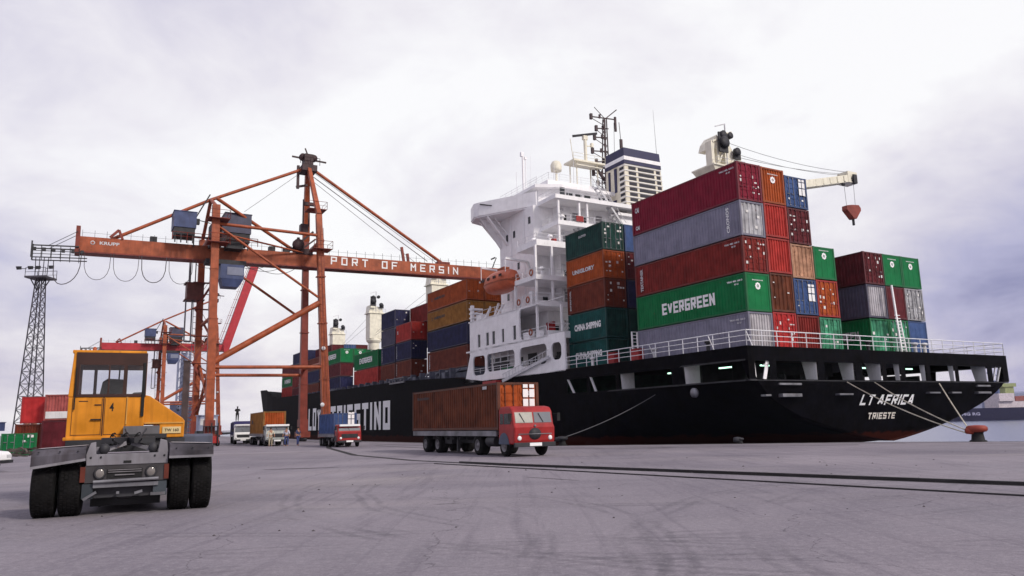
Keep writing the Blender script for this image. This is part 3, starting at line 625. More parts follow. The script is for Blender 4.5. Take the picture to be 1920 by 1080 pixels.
def levels(u):
    zt = top_z(u); zb = -0.35 if u < 0 else max(-8.5, -0.35 - 0.07 * u - 0.012 * u * u)
    low = [zb + (OZ0 - zb) * (i / 14) ** 1.25 for i in range(15)]
    return low + [OZ1, zt]
hb = MB(); grid = {}
for iu, u in enumerate(us):
    for iz, z in enumerate(levels(u)):
        h = half(u, z)
        if iz == 0: h = 0
        y0_ = u if u < 125 else 125 + (u - 125) * .86
        y = y0_ + ((z - 3) * 0.55 if u > 190 else 0) * (u - 190) / 10 if u > 190 else (y0_ if u > 100 else rake(u, z))
        for s_ in (-1, 1):
            grid[iu, iz, s_] = len(hb.v); hb.v.append((13 + s_ * h, y, z))
nz_ = 17
for iu in range(len(us) - 1):
    um = (us[iu] + us[iu + 1]) / 2
    for iz in range(nz_ - 1):
        if iz == 14 and any(a < um < b_ for a, b_ in P_OPEN): continue
        for s_ in (-1, 1):
            f = (grid[iu, iz, s_], grid[iu + 1, iz, s_], grid[iu + 1, iz + 1, s_], grid[iu, iz + 1, s_])
            hb.f.append(f if s_ > 0 else f[::-1]); hb.sm.append(iz < 13)
# transom plate with its row of openings
zl = levels(-2)
for iz in range(14):
    hb.f.append((grid[0, iz, -1], grid[0, iz, 1], grid[0, iz + 1, 1], grid[0, iz + 1, -1])); hb.sm.append(False)
vs_ = [-2.5]
for a, b_ in T_OPEN: vs_ += [a, b_]
vs_.append(28.5)
for k in range(0, len(vs_) - 1):
    if k % 2 == 0: hb.add([(vs_[k], -2, OZ0), (vs_[k + 1], -2, OZ0), (vs_[k + 1], -2, OZ1), (vs_[k], -2, OZ1)], [(0, 1, 2, 3)])
hb.add([(-2.5, -2, OZ1), (28.5, -2, OZ1), (28.5, -2, DK), (-2.5, -2, DK)], [(0, 1, 2, 3)])
hull = hb.obj('hull', HM, ship)
bm = bmesh.new(); bm.from_mesh(hull.data); bmesh.ops.remove_doubles(bm, verts=bm.verts[:], dist=0.002); bmesh.ops.dissolve_degenerate(bm, edges=bm.edges[:], dist=0.001)
bm.to_mesh(hull.data); bm.free()
# hull inner lining so that the edges of the openings have thickness
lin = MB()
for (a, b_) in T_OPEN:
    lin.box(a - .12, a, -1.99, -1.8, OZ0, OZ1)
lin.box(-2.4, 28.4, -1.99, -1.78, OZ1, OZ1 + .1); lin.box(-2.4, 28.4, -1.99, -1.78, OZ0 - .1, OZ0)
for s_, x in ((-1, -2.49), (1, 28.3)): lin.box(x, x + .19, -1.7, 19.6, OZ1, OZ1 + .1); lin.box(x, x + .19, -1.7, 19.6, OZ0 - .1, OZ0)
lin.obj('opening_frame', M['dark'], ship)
dk = MB(); dk.prism([(-2.46, -1.97), (28.46, -1.97), (28.46, 42.9), (-2.46, 42.9)], DK - .28, DK - .01)
dk.prism([(-2.3, 43), (28.3, 43), (28.3, 125), (26, 145), (-.5, 145), (-2.3, 125)], 6.9, 7.05)
dk.obj('deck', paint('deck_paint', (0.05, 0.022, 0.02), .7, .3, .3), ship)
md = MB(); md.box(-.4, 26.4, -1.2, 22, 3.3, 3.4); md.box(-2.2, 28.2, 21, 21.2, 3.4, 6.0)
md.obj('mooring_deck', paint('mooring_deck_green', (0.012, 0.05, 0.035), .7, .3, .2), ship)
for x in (-1.0, 12.95, 19.0):     # bulkheads of the deck house inside, leaving the starboard part see-through
    pass
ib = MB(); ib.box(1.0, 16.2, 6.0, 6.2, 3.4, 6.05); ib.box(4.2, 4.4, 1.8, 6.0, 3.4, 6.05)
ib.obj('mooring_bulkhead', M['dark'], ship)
for (x, y) in ((2.6, 1.2), (7.2, 1.6), (12.6, 2.0), (18.9, 1.4)):
    w1 = MB(); w1.tube((x - 1.1, y, 4.0), (x + 1.1, y, 4.0), .5, 12); w1.box(x - 1.3, x - 1.1, y - .7, y + .7, 3.4, 4.7); w1.box(x + 1.1, x + 1.3, y - .7, y + .7, 3.4, 4.7); w1.tube((x - .9, y, 4.0), (x + .5, y, 4.0), .56, 12)
    w1.obj('winch', M['dark'], ship)
# white web plates behind the openings
for (x, d) in ((4.22, 1.25), (8.18, 1.25), (11.3, 1.3), (13.55, .45), (16.8, .42), (20.6, .42), (25.25, 1.25)):
    w1 = MB(); w1.add([(x, -1.9, OZ1 + .3), (x, -1.9 + d, OZ1 + .3), (x, -1.9 + d * .72, OZ0 - .05), (x, -1.9, OZ0 - .05)] + [(x + .05, -1.9, OZ1 + .3), (x + .05, -1.9 + d, OZ1 + .3), (x + .05, -1.9 + d * .72, OZ0 - .05), (x + .05, -1.9, OZ0 - .05)], [(0, 1, 2, 3), (7, 6, 5, 4), (1, 0, 4, 5), (2, 1, 5, 6), (3, 2, 6, 7)])
    recalc(w1.obj('web_plate', M['white'], ship))
for (y, d) in ((4.2, 1.5), (11.72, 1.4)):
    w1 = MB(); w1.add([(-2.42, y, OZ1 + .3), (-2.42 + d, y, OZ1 + .3), (-2.42 + d, y, OZ0 + .05), (-2.3, y, OZ0 - .05)] + [(-2.42, y + .05, OZ1 + .3), (-2.42 + d, y + .05, OZ1 + .3), (-2.42 + d, y + .05, OZ0 + .05), (-2.3, y + .05, OZ0 - .05)], [(0, 1, 2, 3), (7, 6, 5, 4), (1, 0, 4, 5), (2, 1, 5, 6), (3, 2, 6, 7)])
    recalc(w1.obj('web_plate', M['white'], ship))
for (y0, y1) in ((15.9, 15.3), (19.4, 18.6)):
    w1 = MB(); w1.bar((-2.40, y0, OZ1), (-2.34, y1, OZ0), .22, .06); w1.obj('web_plate', M['white'], ship)
w1 = MB(); w1.bar((-1.85, -1.86, OZ1), (-1.75, -1.86, OZ0), .13, .05); w1.bar((-.55, -1.86, OZ1), (-.95, -1.86, OZ0), .30, .05); w1.bar((-.95, -1.86, OZ1 - .3), (-.55, -1.86, OZ1 - .15), .2, .05)
w1.obj('corner_bracket', M['white'], ship)
w1 = MB(); w1.bar((26.9, -1.86, OZ1), (26.3, -1.86, OZ0 + .1), .12, .05); w1.bar((27.6, -1.86, OZ1), (26.9, -1.86, OZ0), .14, .05); w1.obj('corner_bracket', M['white'], ship)
for (x, y, l_) in ((1.3, .4, 1.2), (6.2, .6, .7), (12.6, .6, .8), (18.4, .6, .8), (-.6, 2.6, 0), (-.6, 8.2, 0)):
    w1 = MB()
    if l_: w1.box(x, x + l_, y, y + .1, 5.20, 5.30)
    else: w1.box(x + .6, x + .7, y - .6, y + .6, 5.18, 5.28)
    w1.obj('strip_light', M['lamp'], ship)
# fairleads and rubbing pads under the openings
for (x, z, w_, h_) in ((1.3, 3.8, 2.2, .14), (1.4, 3.05, 1.9, .22), (7.0, 3.1, 1.5, .12), (17.6, 3.2, 1.4, .12), (20.5, 3.2, 1.3, .12), (24.5, 3.75, 1.9, .14), (24.5, 3.2, 1.9, .16), (-.9, 3.05, .5, .12)):
    w1 = MB(); w1.box(x - w_ / 2, x + w_ / 2, -2.07, -1.75 if z > 3.5 else -1.6, z - h_ / 2, z + h_ / 2); w1.obj('fairlead', M['steel'], ship, bevel=.02)
w1 = MB(); w1.lathe((-2.5, 3.2, 3.45), [(0, -.12), (.34, -.12), (.34, .08), (.2, .1), (.2, -.02), (0, -.02)], 14, 'x'); w1.obj('fairlead', M['steel'], ship)
# name and home port on the transom, line name on the side
LM = M['sign_white']
block('LT AFRICA', 6.3, .80, (12.3, -1.56, 2.72), XS, Vector((0, -.341, 1)), LM, ship, stroke=.26, gap=.28, shear=.28, depth=.05)
block('TRIESTE', 3.2, .50, (11.9, -1.165, 1.55), XS, Vector((0, -.341, 1)), paint('sign_cream', (.75, .70, .62), .5, .05, .1), ship, stroke=.27, gap=.28, depth=.05)
block('TRIESTINO', 28.9, 4.05, (-2.56, 78.5, 3.15), -YS, ZS, LM, ship, stroke=.32, gap=.30, depth=.02)
block('LLOYD', 14.2, 4.0, (-2.56, 103.3, 3.15), -YS, ZS, LM, ship, stroke=.32, gap=.30, depth=.02)
# hatch coamings, lashing frames and vents along the foredeck edge
for k in range(26):
    y = 45.5 + k * 3.1
    w1 = MB(); w1.box(-1.9, -1.2, y, y + .25, 7.0, 8.35 if y < 125 else 8.8); w1.bar((-1.9, y + .1, 7.1), (-.5, y + .1, 8.3), .15)
    if k % 3 == 0: w1.box(-2.2, -1.5, y + .9, y + 1.9, 7.0, 7.9)
    w1.obj('lashing_post', paint('lash', (0.10, 0.11, 0.15), .6, .3, .3) if k == 0 else bpy.data.materials['lash'], ship)
hc = MB(); hc.box(-.1, 26.2, 44.3, 143, 7.05, 7.9); hc.box(-.2, 26.4, 44.3, 57, 8.1, 8.45); hc.box(-.2, 26.4, 62.3, 75, 8.1, 8.36); hc.box(-.2, 26.4, 76, 89, 8.0, 8.33); hc.box(2.7, 24, 57.0, 59.8, 8.4, 16.2); hc.obj('hatch_coaming', bpy.data.materials['lash'], ship)
w1 = MB(); w1.box(-2.75, -2.1, 58.5, 64, 7.35, 7.55); w1.box(-2.75, -2.1, 58.5, 64, 8.0, 8.08)
for k in range(6): w1.box(-2.7, -2.64, 58.6 + k * 1.05, 58.7 + k * 1.05, 7.5, 8.05)
w1.obj('gangway', M['steel'], ship)
# stern rail
rl = MB()
def rail(mb, a, b, hgt=1.05, n=None, bars=3, r=.026, pr=.04):
    a = Vector(a); b = Vector(b); ln = (b - a).length; n = n or max(1, round(ln / 1.5))
    for i in range(n + 1):
        p = a.lerp(b, i / n); mb.tube(p, p + ZS * hgt, pr, 4, caps=False)
    for k in range(1, bars + 1): mb.tube(a + ZS * hgt * k / bars, b + ZS * hgt * k / bars, r if k < bars else r * 1.4, 4, caps=False)
rail(rl, (-2.4, -1.9, DK), (-2.4, 19.5, DK)); rail(rl, (-2.4, -1.9, DK), (28.4, -1.9, DK), n=21); rail(rl, (28.4, -1.9, DK), (28.4, 19.5, DK))
for x, y in ((-2.4, -1.9), (-2.4, 1.6), (-2.4, 8)): rl.bar((x, y, DK + 1), (x + .5, y, DK), .05)
rl.obj('railing', M['rail'], ship)
# ladder post, lockers on the poop
w1 = MB(); w1.bar((15.9, -.8, DK), (15.5, -.8, 11.8), .16, .1); w1.bar((16.5, -.8, DK), (16.1, -.8, 9), .1)
for i in range(12): w1.bar((15.9 - .04 * i, -.8, DK + .3 + i * .25), (16.45 - .03 * i, -.8, DK + .3 + i * .25), .05)
w1.obj('ladder', M['white'], ship)
w1 = MB()
for x in (-.9, -.35): w1.bar((x, 11.9, DK), (x, 11.9, 8.9), .10)
for i in range(9): w1.bar((-.9, 11.9, DK + .3 + i * .28), (-.35, 11.9, DK + .3 + i * .28), .05)
w1.obj('ladder', M['white'], ship)
for y in (11.2, 14.4): w1 = MB(); w1.box(-1.7, -1.1, y - 1.0, y, DK, DK + .95); w1.box(-1.74, -1.06, y - 1.04, y + .04, DK + .95, DK + 1.0); w1.obj('locker', M['red'], ship, bevel=.02)

# --- superstructure
sup = empty('superstructure', (0, 0, 0)); sup.parent = ship
WH = M['white']
def wall_grid(mb, ub, zb_, holes, x, th, zbot=None):
    """wall in the plane x, cells between breakpoints; holes are (u0,u1,z0,z1)"""
    for i in range(len(ub) - 1):
        for j in range(len(zb_) - 1):
            cu, cz = (ub[i] + ub[i + 1]) / 2, (zb_[j] + zb_[j + 1]) / 2
            if any(a < cu < b and c < cz < d for a, b, c, d in holes): continue
            mb.box(x, x + th, ub[i], ub[i + 1], zb_[j], zb_[j + 1])
holes = [(35.3, 38.2, 6.9, 9.0), (28.8, 34.9, 7.1, 9.0), (22.7, 27.8, 7.1, 9.0), (20.2, 21.9, 7.3, 8.9),
         (36.3, 36.95, 9.95, 11.35), (34.3, 34.95, 9.95, 11.35), (32.9, 33.55, 9.95, 11.35), (30.9, 31.4, 9.95, 11.35), (28.4, 29.0, 9.95, 11.4), (19.6, 27.7, 9.75, 12.95)]
ub = sorted(set([19.6, 40.0] + [x for h in holes for x in h[:2]])); zb_ = sorted(set([6.2, 13.0] + [x for h in holes for x in h[2:]]))
b = MB()
holes2 = holes + [(38.2, 40, 6.2, 13)]
wall_grid(b, ub, zb_, holes2, -2.5, .16)
b.prism_x([(38.2, 6.2), (40.3, 6.2), (38.9, 9.2), (38.9, 13.0), (38.2, 13.0)], -2.5, -2.34)
for (a, c, z0, z1) in holes[:4] + [(23, 27.7, 9.75, 12.95)]:    # rounded corners
    for (yy, sy, zz, sz) in ((a, 1, z0, 1), (c, -1, z0, 1), (a, 1, z1, -1), (c, -1, z1, -1)):
        if (a, sy) == (23, 1): continue
        rr = .55; pts = [(yy, zz)] + [(yy + sy * rr * (1 - math.sin(t)), zz + sz * rr * (1 - math.cos(t))) for t in [k * math.pi / 8 for k in range(5)]]
        b.prism_x(pts, -2.495, -2.345)
side_wall = recalc(b.obj('side_wall', WH, sup))
for h in holes[4:9]:
    w1 = MB(); w1.box(-2.4, -2.37, h[0], h[1], h[2], h[3]); w1.obj('window', M['glass'], sup)
b = MB()   # house block, decks
b.box(0.6, 25.4, 27.2, 39.6, 6.3, 12.9)
b.box(-2.5, 28.5, 22.4, 39.9, 9.55, 9.72); b.box(-2.5, 28.5, 24.4, 39.2, 12.88, 13.05)
b.box(0.0, 26, 28.5, 35.9, 13.05, 24.4)
b.box(2.5, 23.5, 27.3, 28.5, 13.05, 24.4)
b.obj('deckhouse', WH, sup)
b = MB()   # balconies with their front plates
for (x0, y0, z, h) in ((-2.4, 24.4, 15.62, .35), (-2.1, 24.6, 19.1, .5), (.9, 25.1, 21.7, .35), (.6, 25.0, 24.45, .3)):
    b.box(x0, 27 - x0, y0, 28.6, z - .12, z); b.box(x0, 27 - x0, y0, y0 + .08, z, z + h); b.box(x0, x0 + .08, y0 + .08, 28.6, z, z + h)
b.box(-2.5, 28.5, 24.4, 24.48, 13.05, 13.4); b.box(-2.5, 4, 22.4, 22.48, 9.72, 10.2)
b.obj('balcony', WH, sup)
b = MB()
for (x, y, z0, z1) in ((-2.3, 24.6, 9.7, 12.9), (-2.3, 24.6, 13.05, 19.0), (-.4, 24.6, 13.05, 19.0), (1.0, 25.2, 19.1, 24.4), (3.6, 25.2, 21.7, 24.4), (4.6, 25.2, 13, 24.4), (-.5, 23.0, 6.3, 12.9), (-2.3, 28.7, 13, 15.5)):
    b.box(x, x + .2, y, y + .2, z0, z1)
b.obj('post', WH, sup)
rs = MB()
for (x, y, z) in ((-2.35, 24.45, 13.4), (-2.35, 24.45, 15.9), (-2.05, 24.65, 19.5), (.95, 25.15, 22.0), (.65, 25.05, 24.7)):
    rail(rs, (x, y, z), (7, y, z), .75, bars=2, r=.02, pr=.03); rail(rs, (x, y, z), (x, 28.4, z), .75, bars=2, r=.02, pr=.03)
rail(rs, (-2.4, 22.45, 10.1), (4, 22.45, 10.1), .8, bars=2, r=.02, pr=.03); rail(rs, (-2.42, 28.6, 13.05), (-2.42, 38.8, 13.05), .9, bars=2, r=.02, pr=.03)
rail(rs, (-2.44, 22.7, 7.1), (-2.44, 38.1, 7.1), .5, bars=2, r=.02, pr=.03)
rail(rs, (-2.44, 22.7, 9.75), (-2.44, 27.6, 9.75), .9, bars=3, r=.02, pr=.03)
rs.obj('railing', M['rail'], sup)
# stairs between the balconies
for (a, c) in (((4.4, 23.6, 6.4), (1.6, 23.6, 9.7)), ((1.2, 24.9, 9.8), (3.8, 24.9, 13.0)), ((4.6, 25.4, 13.1), (2.2, 25.4, 15.6)), ((2.0, 25.4, 15.7), (4.6, 25.4, 19.0)), ((5.2, 25.6, 19.2), (3.6, 25.6, 21.6)), ((9.8, 25.2, 21.8), (6.0, 25.2, 26.6))):
    w1 = MB(); A, Cc = Vector(a), Vector(c)
    for dy in (0, .7): w1.bar(A + YS * dy, Cc + YS * dy, .06, .22); w1.bar(A + YS * dy + ZS * .9, Cc + YS * dy + ZS * .9, .05)
    for i in range(1, 12): p = A.lerp(Cc, i / 12); w1.box(p.x - .12, p.x + .12, p.y, p.y + .7, p.z - .02, p.z + .02)
    w1.obj('stairs', M['chalk'], sup)
# things seen inside the side openings
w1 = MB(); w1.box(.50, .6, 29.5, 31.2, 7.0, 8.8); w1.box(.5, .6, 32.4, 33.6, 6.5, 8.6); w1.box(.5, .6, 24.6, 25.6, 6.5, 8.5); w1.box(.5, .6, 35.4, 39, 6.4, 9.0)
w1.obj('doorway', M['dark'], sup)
w1 = MB()
for k in range(4):
    for j in range(2): w1.box(-2.30, -2.2, 29.2 + k * 1.35 + (.3 if k > 1 else 0), 29.28 + k * 1.35 + (.3 if k > 1 else 0), 7.9, 9.0); w1.box(-2.30, -2.2, 29.2, 34.4, 7.95 + j * .5, 8.03 + j * .5)
w1.obj('pipe_frame', WH, sup)
w1 = MB(); w1.box(-1.6, -.8, 30.8, 33.2, 6.4, 7.5); w1.tube((-1.5, 29.5, 6.9), (-.9, 30.6, 7.2), .3, 8); w1.obj('green_machinery', paint('machine_green', (.01, .14, .06), .6, .3, .2), sup, 'green painted winch in the side opening')
w1 = MB(); w1.box(-1.9, -1.5, 24.1, 24.7, 6.4, 7.6); w1.box(-1.9, -1.3, 26.1, 26.5, 6.4, 7.4); w1.box(-1.2, -.6, 23.3, 23.8, 6.4, 7.7); w1.obj('mooring_gear', M['dark'], sup)
w1 = MB(); w1.box(.3, .58, 25.8, 27.1, 9.8, 11.6); w1.box(.2, .5, 24.9, 25.5, 19.3, 20.0); w1.box(3.1, 4.0, 24.98, 25.04, 22.1, 22.7); w1.obj('red_box', M['red'], sup, 'dull red box on the white decks')
w1 = MB(); w1.box(-2.2, -1.6, 26.2, 27.5, 9.75, 10.5); w1.box(-2.2, -1.8, 24.2, 25.0, 9.75, 10.4); w1.obj('liferaft_canister', WH, sup)
w1 = MB(); w1.box(-3.2, -2.55, 31.6, 34.6, 5.7, 6.05); w1.obj('gangway_end', M['red'], sup, 'red end of the gangway hanging outside the side wall')
w1 = MB()    # accommodation ladder stowed along the side
w1.bar((-2.75, 22.0, 7.6), (-2.75, 31.0, 5.9), .12, .3); w1.bar((-2.75, 22.0, 8.3), (-2.75, 31.0, 6.6), .05)
for k in range(14): w1.bar((-2.75, 22.4 + k * .65, 7.5 - k * .122), (-2.75, 22.4 + k * .65, 8.2 - k * .122), .04)
w1.obj('accommodation_ladder', M['chalk'], sup)
# small tower windows (port face) and aft face windows
for (u, z) in ((34.2, 22.0), (32.6, 22.1), (29.3, 22.9), (34.2, 18.3), (34.2, 15.3), (31.8, 18.4)):
    w1 = MB(); w1.box(-.03, .02, u - .22, u + .22, z - .38, z + .38); w1.obj('window', M['glass'], sup)
for (v, z) in ((1.2, 14.2), (3.4, 16.7), (1.2, 20.2), (6.0, 22.8), (3.0, 26.0)):
    w1 = MB(); w1.box(v - .3, v + .3, 27.26 if v > 2.5 else 28.46, 27.32 if v > 2.5 else 28.52, z - .4, z + .4); w1.obj('window', M['glass'], sup)
# bridge wing
WP = [(2.2, 28.6), (0.7, 28.8), (-3.0, 35.2), (-3.2, 35.9), (-2.6, 37.8), (-.5, 38.6), (3, 38.8), (13, 38.8), (13, 28.6)]
b = MB(); b.prism(WP, 24.35, 24.55)
def bulw(mb, pts, z0, z1, th=.09):
    for (x0, y0), (x1, y1) in zip(pts[:-1], pts[1:]):
        a = Vector((x0, y0, 0)); c = Vector((x1, y1, 0)); d = (c - a).normalized(); nn_ = Vector((-d.y, d.x, 0)) * th
        mb.hexa([a + ZS * z0, c + ZS * z0, c + nn_ + ZS * z0, a + nn_ + ZS * z0], [a + ZS * z1, c + ZS * z1, c + nn_ + ZS * z1, a + nn_ + ZS * z1])
bulw(b, WP[1:7], 24.5, 26.05)
for (x, y) in ((-2.4, 34.4), (-2.2, 36.6)):   # raking brackets down to the tower
    b.bar((x, y, 24.3), (.05, 35.6 if y > 35 else 34.2, 21.2), .45, .16)
    b.bar((x + .9, y, 24.3), (.05, 35.6 if y > 35 else 34.2, 22.4), .2, .1)
b.add([(-2.6, 35.6, 24.3), (.05, 35.6, 24.3), (.05, 35.6, 20.9), (-2.6, 35.72, 24.3), (.05, 35.72, 24.3), (.05, 35.72, 20.9)], [(0, 1, 2), (5, 4, 3), (0, 2, 5, 3), (1, 0, 3, 4)])
recalc(b.obj('bridge_wing', WH, sup))
b = MB(); b.prism([(1.6, 30.0), (4.0, 28.9), (22, 28.9), (24.4, 30.0), (24.4, 37.2), (1.6, 37.2)], 24.55, 26.75)
b.prism([(0.9, 29.4), (3.6, 28.2), (22.4, 28.2), (25, 29.4), (25, 38), (.9, 38)], 26.75, 27.1)
b.prism([(3.2, 30.4), (22.6, 30.4), (22.6, 36), (3.2, 36)], 27.1, 28.25)
b.obj('wheelhouse', WH, sup)
for k, (x, w_) in enumerate(((4.6, .8), (5.8, .8), (7.0, .8), (9.0, 1.4), (11.0, 1.0), (12.4, 1.0))):
    w1 = MB(); w1.box(x, x + w_, 28.84, 28.91, 25.5, 26.45); w1.obj('window', M['glass'], sup)
for k in range(4):
    w1 = MB(); w1.box(1.55, 1.62, 30.5 + k * 1.65, 31.9 + k * 1.65, 25.45, 26.5); w1.obj('window', M['glass'], sup)
rs = MB(); rail(rs, (3.4, 30.5, 28.25), (22.4, 30.5, 28.25), .9, bars=3, r=.018, pr=.025); rail(rs, (3.4, 30.5, 28.25), (3.4, 35.9, 28.25), .9, bars=3, r=.018, pr=.025); rail(rs, (1.2, 29.5, 27.1), (1.2, 37.8, 27.1), .9, bars=3, r=.018, pr=.025); rs.obj('railing', M['rail'], sup)
# poles and aerials
w1 = MB(); w1.tube((1.6, 33, 27.1), (1.6, 33, 31.6), .12, 8); w1.tube((1.95, 33, 27.1), (1.95, 33, 31.4), .06, 6); w1.box(1.35, 1.7, 32.9, 33.2, 31.5, 32.0); w1.box(1.8, 2.1, 32.9, 33.2, 31.2, 31.5)
w1.tube((0.7, 33, 27.1), (0.7, 33, 29.5), .03, 4); w1.tube((2.6, 33, 27.1), (2.6, 33, 31.9), .02, 4); w1.obj('signal_pole', WH, ship)
w1 = MB(); w1.tube((6.1, 33, 28.2), (6.1, 33, 30.4), .13, 8); w1.lathe((6.1, 33, 30.4), [(0, -.02), (.62, 0), (.66, .3), (.66, .75), (.45, 1.15), (0, 1.35)], 16); w1.obj('satellite_dome', M['cream'], ship)
w1 = MB()   # radar platform
for x, y in ((8.6, 32.4), (8.6, 33.8), (11.6, 32.4), (11.6, 33.8)): w1.tube((x, y, 28.2), (x, y, 31.8), .09, 6)
w1.box(8.0, 12.6, 32.0, 34.2, 31.8, 32.0); rail(w1, (8, 32.1, 32), (12.6, 32.1, 32), .8, bars=2, r=.02, pr=.03); w1.tube((10.4, 33, 32), (10.4, 33, 35.2), .2, 8); w1.box(10.1, 10.7, 32.8, 33.2, 35.0, 35.5)
w1.tube((8.0, 32.2, 32), (7.7, 32.2, 34.4), .05, 5); w1.bar((8.3, 32.1, 31.3), (12, 32.1, 31.3), .4, .1); w1.bar((10.4, 33, 34.2), (11.4, 33, 34.4), .12); w1.box(11.2, 11.5, 32.8, 33.1, 34.2, 34.7)
w1.obj('radar_platform', M['cream'], ship)
w1 = MB(); w1.bar((9.0, 33.6, 35.45), (11.8, 32.4, 35.85), .14, .26); w1.obj('radar_scanner', M['dark'], ship)
w1 = MB()   # main mast: dark lattice with crosstrees, lamps and aerials
for dx_, dy_ in ((-.35, -.35), (.35, -.35), (-.35, .35), (.35, .35)): w1.bar((13.2 + dx_, 33 + dy_, 28.2), (13.5 + dx_ * .45, 33 + dy_ * .45, 38.2), .11)
for i in range(11):
    z = 28.4 + i * .9; k = .35 - .018 * i; w1.bar((13.2 - k, 33 - k, z), (13.25 + k, 33 - k, z + .9), .06); w1.bar((13.2 + k, 33 - k, z), (13.25 - k, 33 - k, z + .9), .06); w1.bar((13.2 - k, 33 - k, z), (13.2 + k, 33 - k, z), .06)
for z, l_, rgt in ((38.2, 1.9, 1.6), (36.8, 1.2, .6), (35.6, 1.5, .4), (33.8, 1.9, .4), (32.5, 1.4, .4), (31.0, 1.9, .5), (29.8, 1.3, .3)):
    w1.bar((13.4 - l_, 33, z), (13.4 + rgt, 33, z + .25), .12); w1.box(13.2 - l_, 13.5 - l_, 32.85, 33.15, z - .35, z + .35); w1.bar((13.4 - l_, 33, z - .2), (13.3, 33, z - .8), .06)
    w1.box(13.7 - l_ * .55, 13.9 - l_ * .55, 32.9, 33.1, z, z + .5)
w1.box(15.0, 15.25, 32.9, 33.1, 36.9, 38.8); w1.bar((13.5, 33, 38.2), (15.4, 33, 39.8), .12); w1.bar((13.4, 33, 38.4), (12.0, 33, 39.5), .06); w1.tube((14.6, 33, 29), (14.9, 33, 38), .03, 4); w1.tube((15.9, 33, 35), (15.7, 33, 38.2), .05, 4); w1.box(15.7, 16.05, 32.9, 33.1, 34.8, 36)
w1.obj('mast', paint('mast_brown', (.06, .035, .04), .6, .2, .2), ship)
w1 = MB(); w1.tube((16.1, 26.8, 30.6), (15.9, 26.8, 37.5), .035, 4, r2=.015); w1.obj('whip_aerial', M['dark'], ship)
# funnel
fun = empty('funnel', (0, 0, 0)); fun.parent = ship
FX0, FX1, FY0, FY1 = 10.9, 16.0, 26.4, 29.7
def fc(z):   # corners of the tapering funnel
    k = (31.6 - z) * 0.035; return [(FX0 - k * .6, FY0 - k), (FX1 + k * 1.6, FY0 - k), (FX1 + k * 1.6, FY1 + k), (FX0 - k * .6, FY1 + k)]
def frus(mb, z0, z1, grow=0.0):
    g0, g1 = fc(z0), fc(z1); gr = lambda c: [(x + (-grow if i in (0, 3) else grow), y + (-grow if i in (0, 1) else grow), 0) for i, (x, y) in enumerate(c)]
    mb.hexa([Vector(p) + ZS * z0 for p in gr(g0)], [Vector(p) + ZS * z1 for p in gr(g1)])
b = MB(); frus(b, 24.0, 30.9); b.obj('funnel_casing', paint('funnel_cream', (.72, .67, .54), .5, .1, .2), fun)
b = MB(); frus(b, 30.9, 31.9, .05); frus(b, 30.0, 30.45, .06); b.obj('funnel_top', M['navy_paint'], fun)
b = MB(); frus(b, 30.45, 30.9, .09); b.obj('funnel_band', M['white'], fun)
b = MB()
for i in range(9):   # louvre slots on the aft face and round the corner
    z = 29.55 - i * .62; c = fc(z)
    x0, x1, y0, y1 = c[0][0], c[1][0], c[0][1], c[3][1]
    for a, e_ in ((.10, .30), (.36, .80), (.86, .97)): b.box(x0 + (x1 - x0) * a, x0 + (x1 - x0) * e_, y0 - .012, y0 + .03, z - .19, z + .19)
    b.box(x0 - .012, x0 + .03, y0 + .18, y0 + .95, z - .16, z + .16)
b.obj('louvre', paint('louvre_dark', (.02, .02, .035), .6, .2, .1), fun)
b = MB()
for i in range(10):
    z = 29.86 - i * .62; c = fc(z); b.box(c[0][0] - .1, c[1][0] + .06, c[0][1] - .07, c[0][1], z - .05, z + .03); b.box(c[0][0] - .05, c[0][0], c[0][1] - .07, c[0][1] + 1.0, z - .06, z + .04)
b.obj('louvre_blade', M['white'], fun)
b = MB(); c = fc(28); x = c[0][0] - .02    # dark angular emblem on the port face
for (y0, y1, z0, z1) in ((28.95, 29.25, 25.9, 29.7), (27.75, 28.15, 27.0, 29.8), (27.9, 29.25, 25.7, 26.15)):
    b.box(x - .06, x + .1, y0, y1, z0, z1)
b.obj('emblem', M['navy_paint'], fun)
b = MB(); b.box(9.6, 17.4, 25.9, 30.2, 13, 24.0); b.box(9.0, 17.8, 25.5, 30.4, 23.6, 23.9); b.obj('casing', WH, fun)
b = MB(); b.box(10.2, 10.8, 25.86, 25.9, 21.5, 22.1); b.obj('vent', M['dark'], fun)
